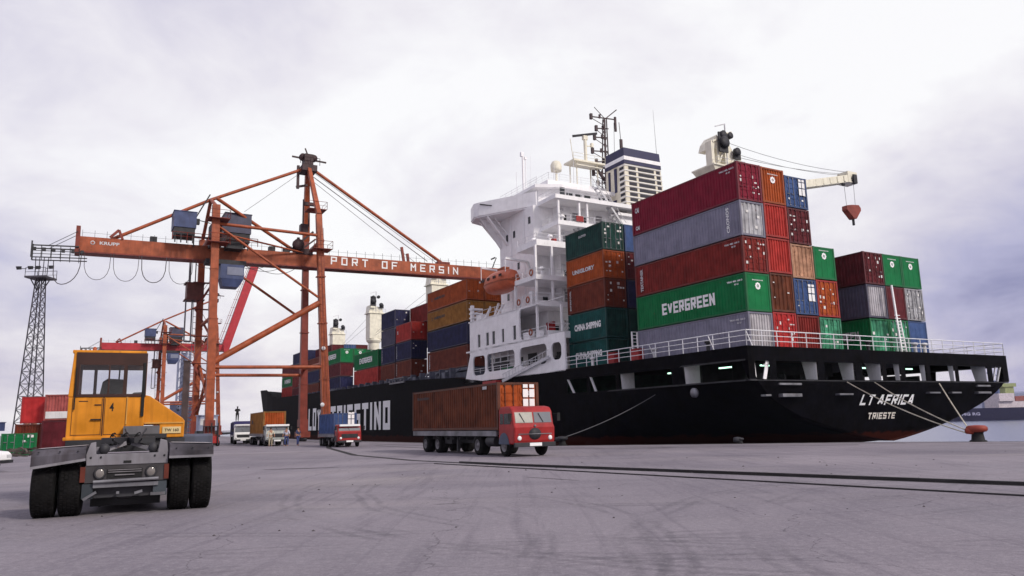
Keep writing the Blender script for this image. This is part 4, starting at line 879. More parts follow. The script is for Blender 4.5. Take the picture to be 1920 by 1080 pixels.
# deck cranes
def deck_crane(u, vc, zb, zt, hook):
    root = empty('deck_crane', (vc, u, 0)); root.parent = ship
    b = MB(); b.tube((0, 0, zb), (0, 0, zt - 4.6), 1.15, 16, caps=False); b.lathe((0, 0, zt - 4.8 if hook else zt - 10.4), [(1.15, 0), (1.6, .5), (1.6, .8), (1.25, .9)], 16); b.obj('pedestal', M['cream'], root)
    b = MB()
    if hook:
        b.hexa([(-.9, -1.0, zt - 5.6), (1.3, -1.0, zt - 5.6), (1.3, 1, zt - 5.6), (-.9, 1, zt - 5.6)], [(-2.2, -1.5, zt - 4.0), (2.1, -1.4, zt - 4.0), (2.1, 1.4, zt - 4.0), (-2.2, 1.4, zt - 4.0)])
        b.box(-2.2, 2.1, -1.6, 1.5, zt - 4.0, zt - 3.85)
        b.box(-2.1, -1.75, -1.3, -.5, zt - 3.85, zt - 1.5); b.box(-1.35, -1.1, -1.3, .2, zt - 3.85, zt - .9); b.hexa([(-2.0, -1.2, zt - 2.2), (-1.1, -1.2, zt - 2.2), (-1.1, .6, zt - 2.2), (-2.0, .6, zt - 2.2)], [(-1.7, -1.2, zt - 1.4), (-1.1, -1.2, zt - .7), (-1.1, .6, zt - .7), (-1.7, .6, zt - 1.4)])
        b.box(-.25, .25, -1.2, .8, zt - 3.85, zt - .5); b.hexa([(.25, -1.2, zt - 3.85), (1.9, -1.2, zt - 3.85), (1.9, .9, zt - 3.85), (.25, .9, zt - 3.85)], [(.25, -1.2, zt - 1.2), (1.1, -1.2, zt - 2.5), (1.1, .9, zt - 2.5), (.25, .9, zt - 1.2)])
        b.box(1.5, 1.95, -1.2, .9, zt - 3.85, zt - 1.9); b.bar((-1.2, -1.3, zt - 3.6), (.2, -1.3, zt - 1.0), .14); b.bar((.2, -1.3, zt - 3.6), (1.6, -1.3, zt - 2.2), .14); b.bar((-1.9, -1.3, zt - 1.6), (-.2, -1.3, zt - .6), .16)
        b.box(-.1, .5, -1.1, -.4, zt - 1.1, zt - .2); b.bar((.2, -1.2, zt - .5), (.8, -1.2, zt - .2), .25)
    else:
        b.hexa([(-1.5, -1.2, zt - 4.0), (1.5, -1.2, zt - 4.0), (1.5, 1.2, zt - 4.0), (-1.5, 1.2, zt - 4.0)], [(-1.3, -1.1, zt - 2.4), (1.5, -1.1, zt - 2.8), (1.5, 1.1, zt - 2.8), (-1.3, 1.1, zt - 2.4)])
        b.hexa([(-1.3, -1.6, zt - 3.0), (-.3, -1.6, zt - 3.0), (-.3, -1.1, zt - 3.0), (-1.3, -1.1, zt - 3.0)], [(-1.2, -1.5, zt - .6), (-.5, -1.5, zt - .4), (-.5, -1.1, zt - .4), (-1.2, -1.1, zt - .6)])
        b.box(-1.7, 1.8, -1.5, 1.4, zt - 4.15, zt - 4.0); b.box(-1.35, 1.75, -1.3, 1.3, zt - 9.5, zt - 3.9); b.box(.3, 1.2, -1.35, -1.3, zt - 5.5, zt - 5.2); b.box(.3, 1.2, -1.35, -1.3, zt - 7.9, zt - 7.5)
    b.obj('slewing_house', M['cream'], root)
    b = MB()
    for (x, y, z, r_) in ((-.75, -1.7, zt - 1.6, .62), (1.0, -1.6, zt - 2.3, .42), (.5, -1.3, zt - .6, .35), (-.75, -1.62, zt - .8, .4)): b.lathe((x, y, z), [(0, -.14), (r_, -.14), (r_ * .9, 0), (r_, .14), (0, .14)], 14, 'y')
    b.box(-1.35, -.2, -1.66, -1.5, zt - 2.6, zt - .6); b.box(.7, 1.6, -1.5, -1.35, zt - 3.0, zt - 2.2)
    b.obj('sheave', M['dark'], root)
    b = MB(); b.tube((0, -1.2, zt - 4), (0, -1.2, zt + .6), .07, 6); b.bar((0, -1.2, zt + .55), (-1.3, -1.2, zt + .1), .09); b.bar((-.1, -1.2, zt - 1), (.9, -1.2, zt - .3), .08); rail(b, (-1.9, -1.6, zt - 4.0), (2, -1.6, zt - 4.0), .8, bars=2, r=.02, pr=.03); b.obj('mast_light', M['chalk'], root)
    if hook:
        jt = Vector((21.0, 1.0, zt - 1.5)); jb = Vector((1.2, 0, zt - 6.2))
        b = MB(); d = jt - jb; n = 15
        for oy in (-.75, .75):
            b.bar(jb + YS * oy, jt + YS * oy * .6, .34, .8)
        for i in range(n + 1): p = jb + d * (i / n); b.bar(p - YS * .75, p + YS * .75, .22 if i % 2 else .3, .6)
        b.box(jt.x - .6, jt.x + 1.0, jt.y - .7, jt.y + .7, jt.z - .55, jt.z + .75)
        b.obj('jib', M['cream'], root)
        b = MB(); b.lathe((jt.x + .3, jt.y - .75, jt.z - .1), [(0, -.08), (.42, -.08), (.42, .08), (0, .08)], 12, 'y'); b.lathe((jt.x - 1.5, jt.y - .6, jt.z - .9), [(0, -.08), (.25, -.08), (.25, .08), (0, .08)], 12, 'y'); b.box(jt.x + .1, jt.x + .7, jt.y - .9, jt.y - .5, jt.z - .6, jt.z + .4)
        b.obj('sheave', M['dark'], root)
        b = MB()
        for k, (z0, z1, oy) in enumerate(((zt - 1.0, .7, -.5), (zt - 1.3, .65, .5), (zt - 2.2, .5, -.4), (zt - 2.6, .35, .4), (zt - 3.0, .2, 0))):
            a = Vector((1.2, oy, z0)); c = jt + Vector((0 if k < 3 else -2.5, oy, z1 - (0 if k < 3 else .9))); mid = (a + c) / 2 - ZS * (.9 if k < 2 else .7)
            pts = [(a.lerp(mid, t).lerp(mid.lerp(c, t), t)) for t in [i / 8 for i in range(9)]]; b.path(pts, .028 if k else .03, 4)
        b.obj('jib_rope', M['rope_light'], root)
        b = MB(); x = jt.x; hz = jt.z - 3.7
        for dx_ in (-.95, .75): b.tube((x + dx_, jt.y - .3, jt.z - .4), (x + dx_ * .9, jt.y - .3, hz + .5), .03, 4)
        b.obj('hoist_rope', M['rope_light'], root)
        b = MB(); b.prism_y([(x - 1.25, hz + .35), (x - .3, hz + .52), (x + .85, hz + .62), (x + 1.15, hz + .3), (x + 1.15, hz), (x + .25, hz - 1.05), (x - .2, hz - 1.1), (x - 1.3, hz - .15)], jt.y - .65, jt.y + .05); recalc(b.obj('hook_block', paint('hook_red', (.23, .035, .02), .5, .2, .2), root, bevel=.04))
        b = MB(); b.tube((x + .05, jt.y - .3, hz - 1.05), (x + .05, jt.y - .3, hz - 1.75), .14, 8); b.obj('hook', M['dark'], root)
    return root
deck_crane(14.35, 13.0, DK, 29.6, True)
for u, zt in ((83.2, 29.9), (115.6, 29.3), (142.6, 27.9)):
    deck_crane(u, 13.0, 7, zt, False)
w1 = MB()   # slack stays between the forward cranes
for a, c in (((13, 83, 26), (13, 115, 21)), ((13, 83, 24.6), (13, 115, 20.5)), ((13, 115, 26), (13, 142, 20)), ((13, 115, 24), (13, 142, 19.6)), ((13, 60, 21), (13, 83, 24))):
    w1.tube(a, c, .035, 4, caps=False)
w1.obj('stay_rope', M['rope_light'], ship)
# bow bulwark and foremast
w1 = MB(); w1.box(10.5, 15.5, 150, 158, 8.3, 12.4); w1.obj('forecastle', NB, ship)

# lifeboat hanging on the port side
lb = empty('lifeboat', S(31.2, -2.9, 14.95), YAW, 'orange enclosed lifeboat hanging in front of the white superstructure', 'lifeboat')
b = MB(); prof = []
n = 14; ks = []
for i in range(n + 1):
    t = -1 + 2 * i / n; w_ = (1 - abs(t) ** 2.6) ** .6 * 1.25 + .02; y = t * 3.15
    ring = []
    for j in range(16):
        a = 2 * math.pi * j / 16; x = w_ * math.copysign(abs(math.cos(a)) ** .8, math.cos(a)); z = math.sin(a)
        z = (z * 1.25 * (w_ / 1.27) ** .45 if z > 0 else z * 1.0 * (w_ / 1.27) ** .5 + abs(t) ** 3 * .3)
        ring.append((x, y, 1.15 + z))
    ks.append(ring)
for i in range(n): b.add(ks[i] + ks[i + 1], [(j, (j + 1) % 16, 16 + (j + 1) % 16, 16 + j) for j in range(16)], True)
recalc(b.obj('boat_hull', M['lifeboat'], lb))
b = MB()
for i in range(n): a, c = Vector(ks[i][8]), Vector(ks[i + 1][8]); b.bar(a, c, .10, .12); a, c = Vector(ks[i][0]), Vector(ks[i + 1][0]); b.bar(a, c, .10, .12)
b.box(-.35, .35, -1.2, .2, 2.3, 2.65); b.obj('fender_strip', M['crane'], lb)
b = MB()
for y in (-2.2, -.9, .4, 1.7): b.box(-1.28, -1.18, y, y + .5, 1.5, 1.75)
b.obj('boat_window', M['glass'], lb)
for dy in (-2.7, 2.7):
    b = MB(); b.bar((1.0, 31.6 + dy, 13), (-.6, 31.6 + dy, 18.2), .3, .25); b.bar((-.6, 31.6 + dy, 18.2), (-3.3, 31.6 + dy, 18.4), .25, .2); b.tube((-3.3, 31.6 + dy, 18.4), (-3.3, 31.6 + dy, 17.0), .04, 5); b.bar((-1.8, 31.6 + dy, 13.05), (-1.2, 31.6 + dy, 14.6), .18)
    b.obj('davit', WH, ship)
w1 = MB(); w1.box(-2.4, -1.6, 36.2, 37.4, 13.05, 13.6); w1.bar((-2.3, 35.4, 13), (-2.3, 34.2, 14.0), .2); w1.bar((-2.3, 38.6, 13.05), (-2.3, 38.6, 14.9), .35); w1.bar((-2.3, 32.6, 13), (-2.3, 31.2, 14.0), .2)
for k in range(3): w1.box(-2.5, -1.2, 38.1, 39.0, 13.4 + k * .5, 13.55 + k * .5)
w1.obj('deck_fitting', WH, ship)
lb.scale = (1, 1, 1.08); lb.location = S(31.6, -2.3, 15.0)
# mooring lines and bollards
def sag(a, b, s_, n=14):
    a, b = Vector(a), Vector(b); return [a.lerp(b, t) - ZS * s_ * 4 * t * (1 - t) for t in [i / n for i in range(n + 1)]]
BP = Vector((25.9, 43.3, 0))
for i, (v, z, dz, s_) in enumerate(((7.2, 3.95, .45, .28), (10.3, 3.95, .6, .22), (18.3, 3.9, .75, .05))):
    b = MB(); b.path(sag(S(-2.05, v, z), BP + Vector((-.42, .1, dz)), s_), .035 if i < 2 else .045, 6)
    tag(b.obj('mooring_rope', M['rope']), ['lower of the two long mooring ropes from the stern to the bollard', 'upper of the two long mooring ropes from the stern to the bollard', 'steep pale mooring rope above the red bollard'][i], 'rope', 'mooring ropes')
b = MB(); b.path(sag(S(7.4, -2.56, 3.5), Vector((3.2, 54.4, .5)), .25), .028, 6)
tag(b.obj('mooring_rope', M['rope_dark']), 'dark mooring rope from the port side of the stern down beside the red truck', 'rope', 'mooring ropes')
def bollard(p, s_, label, col):
    root = empty('bollard', p, 0, label, 'bollard', 'quay bollards')
    b = MB(); b.lathe((0, 0, 0), [(0, .0), (.44 * s_, .0), (.44 * s_, .06), (.34 * s_, .1), (.29 * s_, .45 * s_), (.33 * s_, .55 * s_), (.0, .56 * s_)], 20); b.obj('bollard_base', M['black'], root)
    b = MB(); b.lathe((0, 0, 0), [(0.2 * s_, .5 * s_), (.46 * s_, .56 * s_), (.54 * s_, .66 * s_), (.53 * s_, .80 * s_), (.42 * s_, .89 * s_), (0, .92 * s_)], 20); b.lathe((-.35 * s_, 0, .6 * s_), [(0, -.28), (.16, -.26), (.2, 0), (.16, .2), (0, .24)], 10, 'x'); b.obj('bollard_head', col, root)
bollard(BP, 1.0, 'large rust-red bollard on the quay edge holding the stern ropes', paint('bollard_red', (.26, .035, .018), .6, .25, .2, .2))
bollard((14.3, 49.2, 0), .42, 'tiny dark bollard on the quay edge under the stern', M['dark'])
bollard((3.3, 54.3, 0), .7, 'small dark bollard at the foot of the dark rope beside the truck', M['dark'])

# ------------------------------------------------------------------ quay cranes
def loop_pts(a, b, drop, n=10):
    a, b = Vector(a), Vector(b); return [a.lerp(b, .5 - .5 * math.cos(math.pi * t)) * 1 - ZS * drop * (math.sin(math.pi * t) ** .55) for t in [i / n for i in range(n + 1)]]
def quay_crane(pos, rz, label, raised, girder, letters):
    """local frame: x across the quay towards the water, y along the quay, origin at the near landside leg"""
    root = empty('quay_crane', pos, rz, label, 'gantry crane', 'orange gantry cranes on the quay')
    O_, D_, B_ = M['crane'], M['dark'], M['blue_box']
    for nm, a, c, w1_, w2_, mt in (
        ('leg', (0, 0, .6), (-.3, 0, 26.3), .82, .80, O_), ('leg', (-.2, 10, .6), (-.3, 10, 24.5), .75, .7, O_),
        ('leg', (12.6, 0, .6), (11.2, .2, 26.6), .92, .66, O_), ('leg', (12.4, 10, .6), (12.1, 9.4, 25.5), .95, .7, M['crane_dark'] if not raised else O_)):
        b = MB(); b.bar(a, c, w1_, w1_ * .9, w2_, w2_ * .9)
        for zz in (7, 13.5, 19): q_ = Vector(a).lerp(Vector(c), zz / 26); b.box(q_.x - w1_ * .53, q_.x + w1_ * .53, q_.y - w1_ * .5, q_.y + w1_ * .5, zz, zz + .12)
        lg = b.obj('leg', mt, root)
        b = MB(); b.box(a[0] - .6, a[0] + .6, a[1] - 1.5, a[1] + 1.5, .5, 1.2); b.box(a[0] - .5, a[0] + .5, a[1] - .7, a[1] + .7, 1.2, 2.7)
        b.obj('bogie_frame', M['crane_dark'], lg)
        for wy in (-1.1, -.4, .4, 1.1):
            b = MB(); b.lathe((a[0], a[1] + wy, .33), [(0, -.2), (.32, -.2), (.32, .2), (0, .2)], 12, 'x'); b.obj('bogie_wheel', D_, lg)
    # waterside posts narrowing into the apex
    AP = (11.0, 5.0, 34.0)
    b = MB(); b.bar((11.2, .2, 26.6), (AP[0] - .1, AP[1] - .6, AP[2]), .55, .5, .42); b.bar((12.1, 9.4, 25.5), (AP[0] + .1, AP[1] + .6, AP[2]), .8, .7, .5); b.obj('apex_post', O_, root)
    b = MB(); b.box(AP[0] - .9, AP[0] + .9, AP[1] - 1.1, AP[1] + 1.1, 33.2, 34.0); b.box(AP[0] - .6, AP[0] + .5, AP[1] - .7, AP[1] + .7, 34, 35.5); b.bar((AP[0] - 2.0, AP[1], 35.1), (AP[0] + 2.3, AP[1], 34.9), .18); b.bar((AP[0] - 1.2, AP[1], 31), (AP[0] - 1.2, AP[1], 34), .3); b.bar((AP[0] - 1.4, AP[1], 31.2), (AP[0], AP[1], 31.6), .25)
    for k in range(3): b.lathe((AP[0] + (-.7 + k * .7), AP[1], 35.2), [(0, -.3), (.42, -.3), (.42, .3), (0, .3)], 12, 'y')
    b.bar((AP[0], AP[1], 35.4), (AP[0] - .4, AP[1], 36.4), .14); rail(b, (AP[0] - 1.2, AP[1] - 1.1, 34), (AP[0] + 1.2, AP[1] - 1.1, 34), .9, bars=2); b.obj('apex_sheave', paint('apex_dark', (.05, .022, .025), .6, .3, .3) if not raised else bpy.data.materials['apex_dark'], root)
    # girder and boom (box section)
    y0, y1 = 3.3, 4.9
    def zg(x): return 20.55 + (x + 13.5) * .0135
    xb = 13.5
    b = MB(); xe = xb if raised else 40.0
    b.hexa([(-13.5, y0, zg(-13.5)), (xe, y0, zg(xe)), (xe, y1, zg(xe)), (-13.5, y1, zg(-13.5))], [(-13.5, y0, zg(-13.5) + 1.62), (xe, y0, zg(xe) + 1.5), (xe, y1, zg(xe) + 1.5), (-13.5, y1, zg(-13.5) + 1.62)])
    b.box(-13.5, xe, y0 - .12, y1 + .12, 0, 0.001) if False else None
    gd = b.obj('girder', girder, root)
    b = MB(); b.hexa([(-13.5, y0 - .12, zg(-13.5) - .14), (xe, y0 - .12, zg(xe) - .14), (xe, y1 + .12, zg(xe) - .14), (-13.5, y1 + .12, zg(-13.5) - .14)], [(-13.5, y0 - .12, zg(-13.5) + .0), (xe, y0 - .12, zg(xe) + .0), (xe, y1 + .12, zg(xe) + .0), (-13.5, y1 + .12, zg(-13.5) + .0)])
    b.box(-13.6, -13.2, y0 - .2, y1 + .2, zg(-13.5) - .2, zg(-13.5) + 2.7); b.bar((-10.4, y0, 22.3), (-9.6, y0, 23.2), .25); b.bar((-9.6, y0, 23.2), (-9.2, y0, 22.2), .25)
    b.obj('flange', M['crane_dark'], gd)
    b = MB(); n = int((xe + 13) / 1.15)
    for i in range(n):
        x = -13 + i * 1.15; b.bar((x, y0 + .05, zg(x) + 1.5), (x, y0 + .05, zg(x) + 2.35), .035); 
        if i % 1 == 0 and i < n - 1: b.bar((x, y0 + .05, zg(x) + 2.05), (x + 1.15, y0 + .05, zg(x + 1.15) + 2.05), .02)
    b.obj('walkway_rail', M['dark'], root)
    if raised:
        a = Vector((13.6, 4.1, 20.7)); c = Vector((21.0, 4.1, 45.5)) ; b = MB(); b.bar(a, c, 1.9, 1.6); b.obj('raised_boom', girder, root)
        b = MB(); b.bar(a + Vector((-1.4, 0, 1)), c + Vector((-1.2, 0, 0)), .12); b.bar(a + Vector((-1.9, 0, 1)), c + Vector((-1.6, 0, 0)), .08); 
        for k in range(12): b.bar(a.lerp(c, k / 12) + Vector((-1.9, 0, 1)), a.lerp(c, k / 12) + Vector((-.8, 0, .9)), .06)
        b.obj('boom_ladder', M['crane_dark'], root)
    b = MB()    # braces and struts
    for a, c, r_ in (((.2, 0, 8.9), (11.4, 0, 15.9), .36), ((-.1, 0, 24.0), (11.3, 0, 16.6), .14), ((-.1, 0, 23.2), (10.2, 3.2, 22.5), .10), ((3, 9.9, 21.9), (11.8, 9.9, 21.9), .1), ((4.0, 9.9, 20.6), (11.4, 9.9, 15.7), .16), ((.2, 0, 8.3), (12.0, 0, 8.5), .2), ((.4, 10, 8.1), (12.2, 10, 8.2), .2),
                     ((-.2, 0, 24.2), (11.0, 0, 24.0), .18), ((-.1, 10, 23.2), (11.8, 10, 22.9), .18), ((-.2, 1, 27.4), (10.4, 4.6, 22.4), .20), ((-.3, 4.4, 28.1), (10.4, 4.9, 33.6), .19), ((-.3, 4.4, 28.1), (-10.2, 4.1, 22.3), .19),
                     ((0, 0, 9.5), (0, 10, 3.5), .16), ((0, 10, 9.5), (0, 0, 3.5), .16), ((12.3, 0, 9), (12.3, 10, 9), .2), ((0, 0, 14), (0, 10, 14), .2), ((-.3, 0, 26.2), (-.3, 4.4, 28.1), .2), ((-.3, 10, 24.5), (-.3, 4.4, 28.1), .2), ((-.3, 0, 23.4), (-.2, 10, 23.4), .3), ((11.6, 0, 23.4), (12, 9.6, 23.4), .3)):
        b.tube(a, c, r_, 10)
    b.obj('brace', O_, root)
    if not raised:
        b = MB(); b.tube((11.4, 4.6, 33.7), (29.4, 4.1, 22.7), .2, 10); b.obj('boom_stay', O_, root)
        b = MB()
        for k, (xe2, dz) in enumerate(((28.6, 0), (26.8, .4), (25.2, 0))): b.tube((11.6, 4.5 + k * .2, 33.2 - k * .5), (xe2, 4.0, 22.6 + dz), .035 if k != 1 else .06, 4, caps=False)
        b.tube((10.0, 5, 33.0), (3.4, 4, 27.0), .03, 4, caps=False)
        b.obj('hoist_rope', M['rope_light'], root)
        b = MB(); b.bar((23.6, 4.1, 22.2), (23.2, 4.1, 24.6), .3); b.bar((24.2, 4.1, 22.2), (24.0, 4.1, 23.8), .3); b.box(28.2, 30.0, 3.8, 4.6, 22.5, 23.1); b.bar((25.2, 4.1, 22.3), (25.8, 4.1, 22.8), .2); b.obj('stay_bracket', M['crane_dark'], root)
        b = MB(); b.bar((36.2, 3.6, 22.5), (37.0, 3.6, 24.3), .1); b.bar((36.2, 3.6, 24.0), (36.8, 3.6, 24.3), .2); b.obj('boom_floodlight', D_, root)
    # machinery houses, cabin, lift
    def house(nm, x0, x1, yy0, yy1, z0, z1, mt, lbl=None):
        b = MB(); b.box(x0, x1, yy0, yy1, z0 + (z1 - z0) * .32, z1); b.box(x0 - .06, x1 + .06, yy0 - .06, yy1 + .06, z1, z1 + .08); hh = b.obj(nm, mt, root, lbl)
        b = MB(); b.box(x0 + .1, x1 - .1, yy0 + .1, yy1 - .1, z0, z0 + (z1 - z0) * .32); 
        for k in range(4): xx = x0 + .2 + (x1 - x0 - .5) * k / 3; b.bar((xx, yy0 + .15, z0), (xx, yy0 + .15, z0 - .9), .12)
        b.obj('house_base', D_, hh); return hh
    house('machinery_house', -4.4, -2.1, 1.2, 4.0, 22.9, 25.5, B_)
    house('machinery_house', 1.0, 3.9, 2.0, 5.2, 22.8, 26.1, paint('slate_box', (.055, .055, .10), .5, .2, .3) if not raised else bpy.data.materials['slate_box'])
    b = MB(); b.box(.6, 3.1, 1.0, 3.2, 18.3, 19.9); b.hexa([(.9, 1.2, 17.4), (2.6, 1.2, 17.4), (2.6, 3.0, 17.4), (.9, 3.0, 17.4)], [(.7, 1.0, 18.3), (3.1, 1.0, 18.3), (3.1, 3.2, 18.3), (.7, 3.2, 18.3)]); cab = b.obj('driver_cabin', B_, root)
    b = MB(); b.box(1.3, 3.0, .95, 1.0, 18.7, 19.6); b.obj('window', paint('cab_grey', (.2, .22, .3), .3, .1, .1) if not raised else bpy.data.materials['cab_grey'], cab)
    b = MB(); b.box(-.9, 3.4, 1.5, 3.3, 20.0, 20.5); b.box(-.6, .6, 1.2, 3, 21.9, 24.4); b.box(1.2, 3.0, 1.6, 3.6, 21.9, 22.9); b.bar((-2.0, 3, 25.4), (-.6, 3, 28.3), .14); b.box(-2.6, -1.6, 2.6, 3.2, 24.6, 25.2); b.bar((-2.1, 3, 22.0), (-2.1, 3, 24.6), .12); b.bar((-3, 2, 22.9), (.2, 2, 22.9), .2); b.bar((-2.1, 3, 25.2), (-.4, 3, 24.9), .08)
    b.obj('trolley', D_, root)
    b = MB(); b.box(-1.9, -.1, 8.8, 10.6, 17.0, 18.9); b.box(-2.1, .1, 8.7, 10.8, 18.9, 19.0); b.box(-2.1, .1, 8.7, 10.8, 16.9, 17.0); b.obj('lift_cabin', paint('lift_brown', (.16, .05, .04), .6, .3, .3) if not raised else bpy.data.materials['lift_brown'], root)
    b = MB(); b.bar((-1.9, 9.4, 16.9), (-1.9, 9.4, 12), .16); b.bar((-1.2, 9.4, 16.9), (-1.2, 9.4, 12), .16); b.bar((-1.9, 9.4, 12), (-1.2, 9.4, 12), .2)
    b.bar((-1.6, 9.4, 19.0), (-1.6, 9.4, 21.5), .25); b.bar((-1.0, 9.2, 19), (-1.0, 9.2, 21.5), .12)
    for k in range(22): b.bar((-1.0, 9.6, 1 + k * .7), (-.6, 9.6, 1 + k * .7), .05)
    b.bar((-1.0, 9.6, .5), (-1.0, 9.6, 16.9), .06); b.obj('lift_shaft', M['steel'], root)
    b = MB()    # stair tower and cable ladder beside the landside legs
    for y_ in (-.5, .3): b.bar((1.1, 10 + y_, .3), (1.0, 10 + y_, 20), .14)
    for k in range(26): b.bar((1.1, 9.5, .8 + k * .74), (1.1, 10.3, .8 + k * .74), .06)
    b.obj('leg_ladder', M['crane_dark'], root)
    # machinery clutter at the girder crossing on the waterside
    b = MB(); b.box(9.4, 11.4, 3.2, 5.2, 22.3, 23.0); b.bar((8.4, 4, 22.4), (11.6, 4, 25.4), .25); b.bar((9.2, 4.4, 22.2), (12.0, 4.4, 24.6), .2); b.bar((9.9, 4.4, 22.2), (9.9, 4.4, 24.6), .3); b.box(10.0, 10.9, 3.6, 4.6, 25.0, 26.2); b.bar((10.3, 4, 26), (10.3, 4, 29.4), .14); b.bar((11.0, 4, 26), (11.0, 4, 28.4), .14)
    b.bar((10.4, 4.4, 29), (12.0, 4.4, 29), .4); b.lathe((9.6, 3.1, 23.4), [(0, -.2), (.7, -.2), (.7, .2), (0, .2)], 12, 'y'); b.obj('hoist_gear', bpy.data.materials['apex_dark'], root)
    rr = MB()
    rail(rr, (-.2, -.7, 26.3), (10.9, -.7, 24.8), .01, bars=1) if False else None
    rail(rr, (-4.5, 1.1, 22.2), (4.5, 1.1, 22.2), .9, bars=2); rail(rr, (0, 9.4, 24.6), (11.8, 9.4, 24.6), .01, bars=1) if False else None
    rr.obj('railing', M['crane_dark'], root)
    # festoon cables and the lattice arm that carries them
    b = MB(); xs = [-15.4 + k * 2.72 for k in range(10)]
    for k in range(6):
        a, c = xs[k], xs[k + 1] - .25; b.path(loop_pts((a, 3.0, (zg(a) if a > -13.5 else 19.4) - .15), (c, 3.0, (zg(c) if c > -13.5 else 19.4) - .15), 2.9 if k < 5 else .9), .03 if k % 3 else .045, 5)
    b.obj('festoon_cable', paint('cable_dark', (.07, .06, .065), .7, .2, .1) if not raised else bpy.data.materials['cable_dark'], root)
    b = MB()
    for y_ in (3.0, 4.6):
        b.bar((-17.4, y_, 20.75), (-13.2, y_, 20.95), .12); b.bar((-17.4, y_, 19.5), (-12.4, y_, 19.75), .10)
        for k in range(6): b.bar((-17.4 + k * .85, y_, 19.5), (-17.4 + k * .85, y_, 20.8), .06)
        b.bar((-17.4, y_, 21.2), (-17.4, y_, 19.5), .14); b.bar((-13.4, y_, 22.6), (-16.0, y_, 20.8), .05); b.bar((-17.4, y_, 20.2), (-13.2, y_, 20.35), .06)
    for k in range(6): b.bar((-17.4 + k * .85, 3, 20.7), (-17.4 + k * .85, 4.6, 20.7), .07); b.box(-17.3 + k * .85, -17.0 + k * .85, 2.85, 3.15, 20.2, 20.55)
    b.obj('cable_arm', M['dark'], root)
    if letters:
        block('PORT   OF   MERSIN', 17.3, .98, (22.3, y0, zg(22.3) + .82), XS, ZS, M['sign_white'], root, depth=.02, stroke=.22, gap=.75)
        text('KRUPP', 1.9, .36, (-10.4, y0, zg(-10) + 1.0), XS, ZS, M['chalk'], root, depth=.02, bold=.03)
        b = MB(); b.lathe((-12.0, y0 - .03, zg(-12) + 1.0), [(.14, 0), (.22, 0), (.22, .02), (.14, .02), (.14, 0)], 16, 'y'); b.obj('emblem', M['chalk'], root)
    return root
quay_crane(S(49, -28.4), YAW, 'big orange gantry crane with white lettering along its boom', False, M['crane'], True)
quay_crane(S(157, -23.6), YAW, 'farther gantry crane with red girder and its red boom raised', True, M['crane_red'], False)

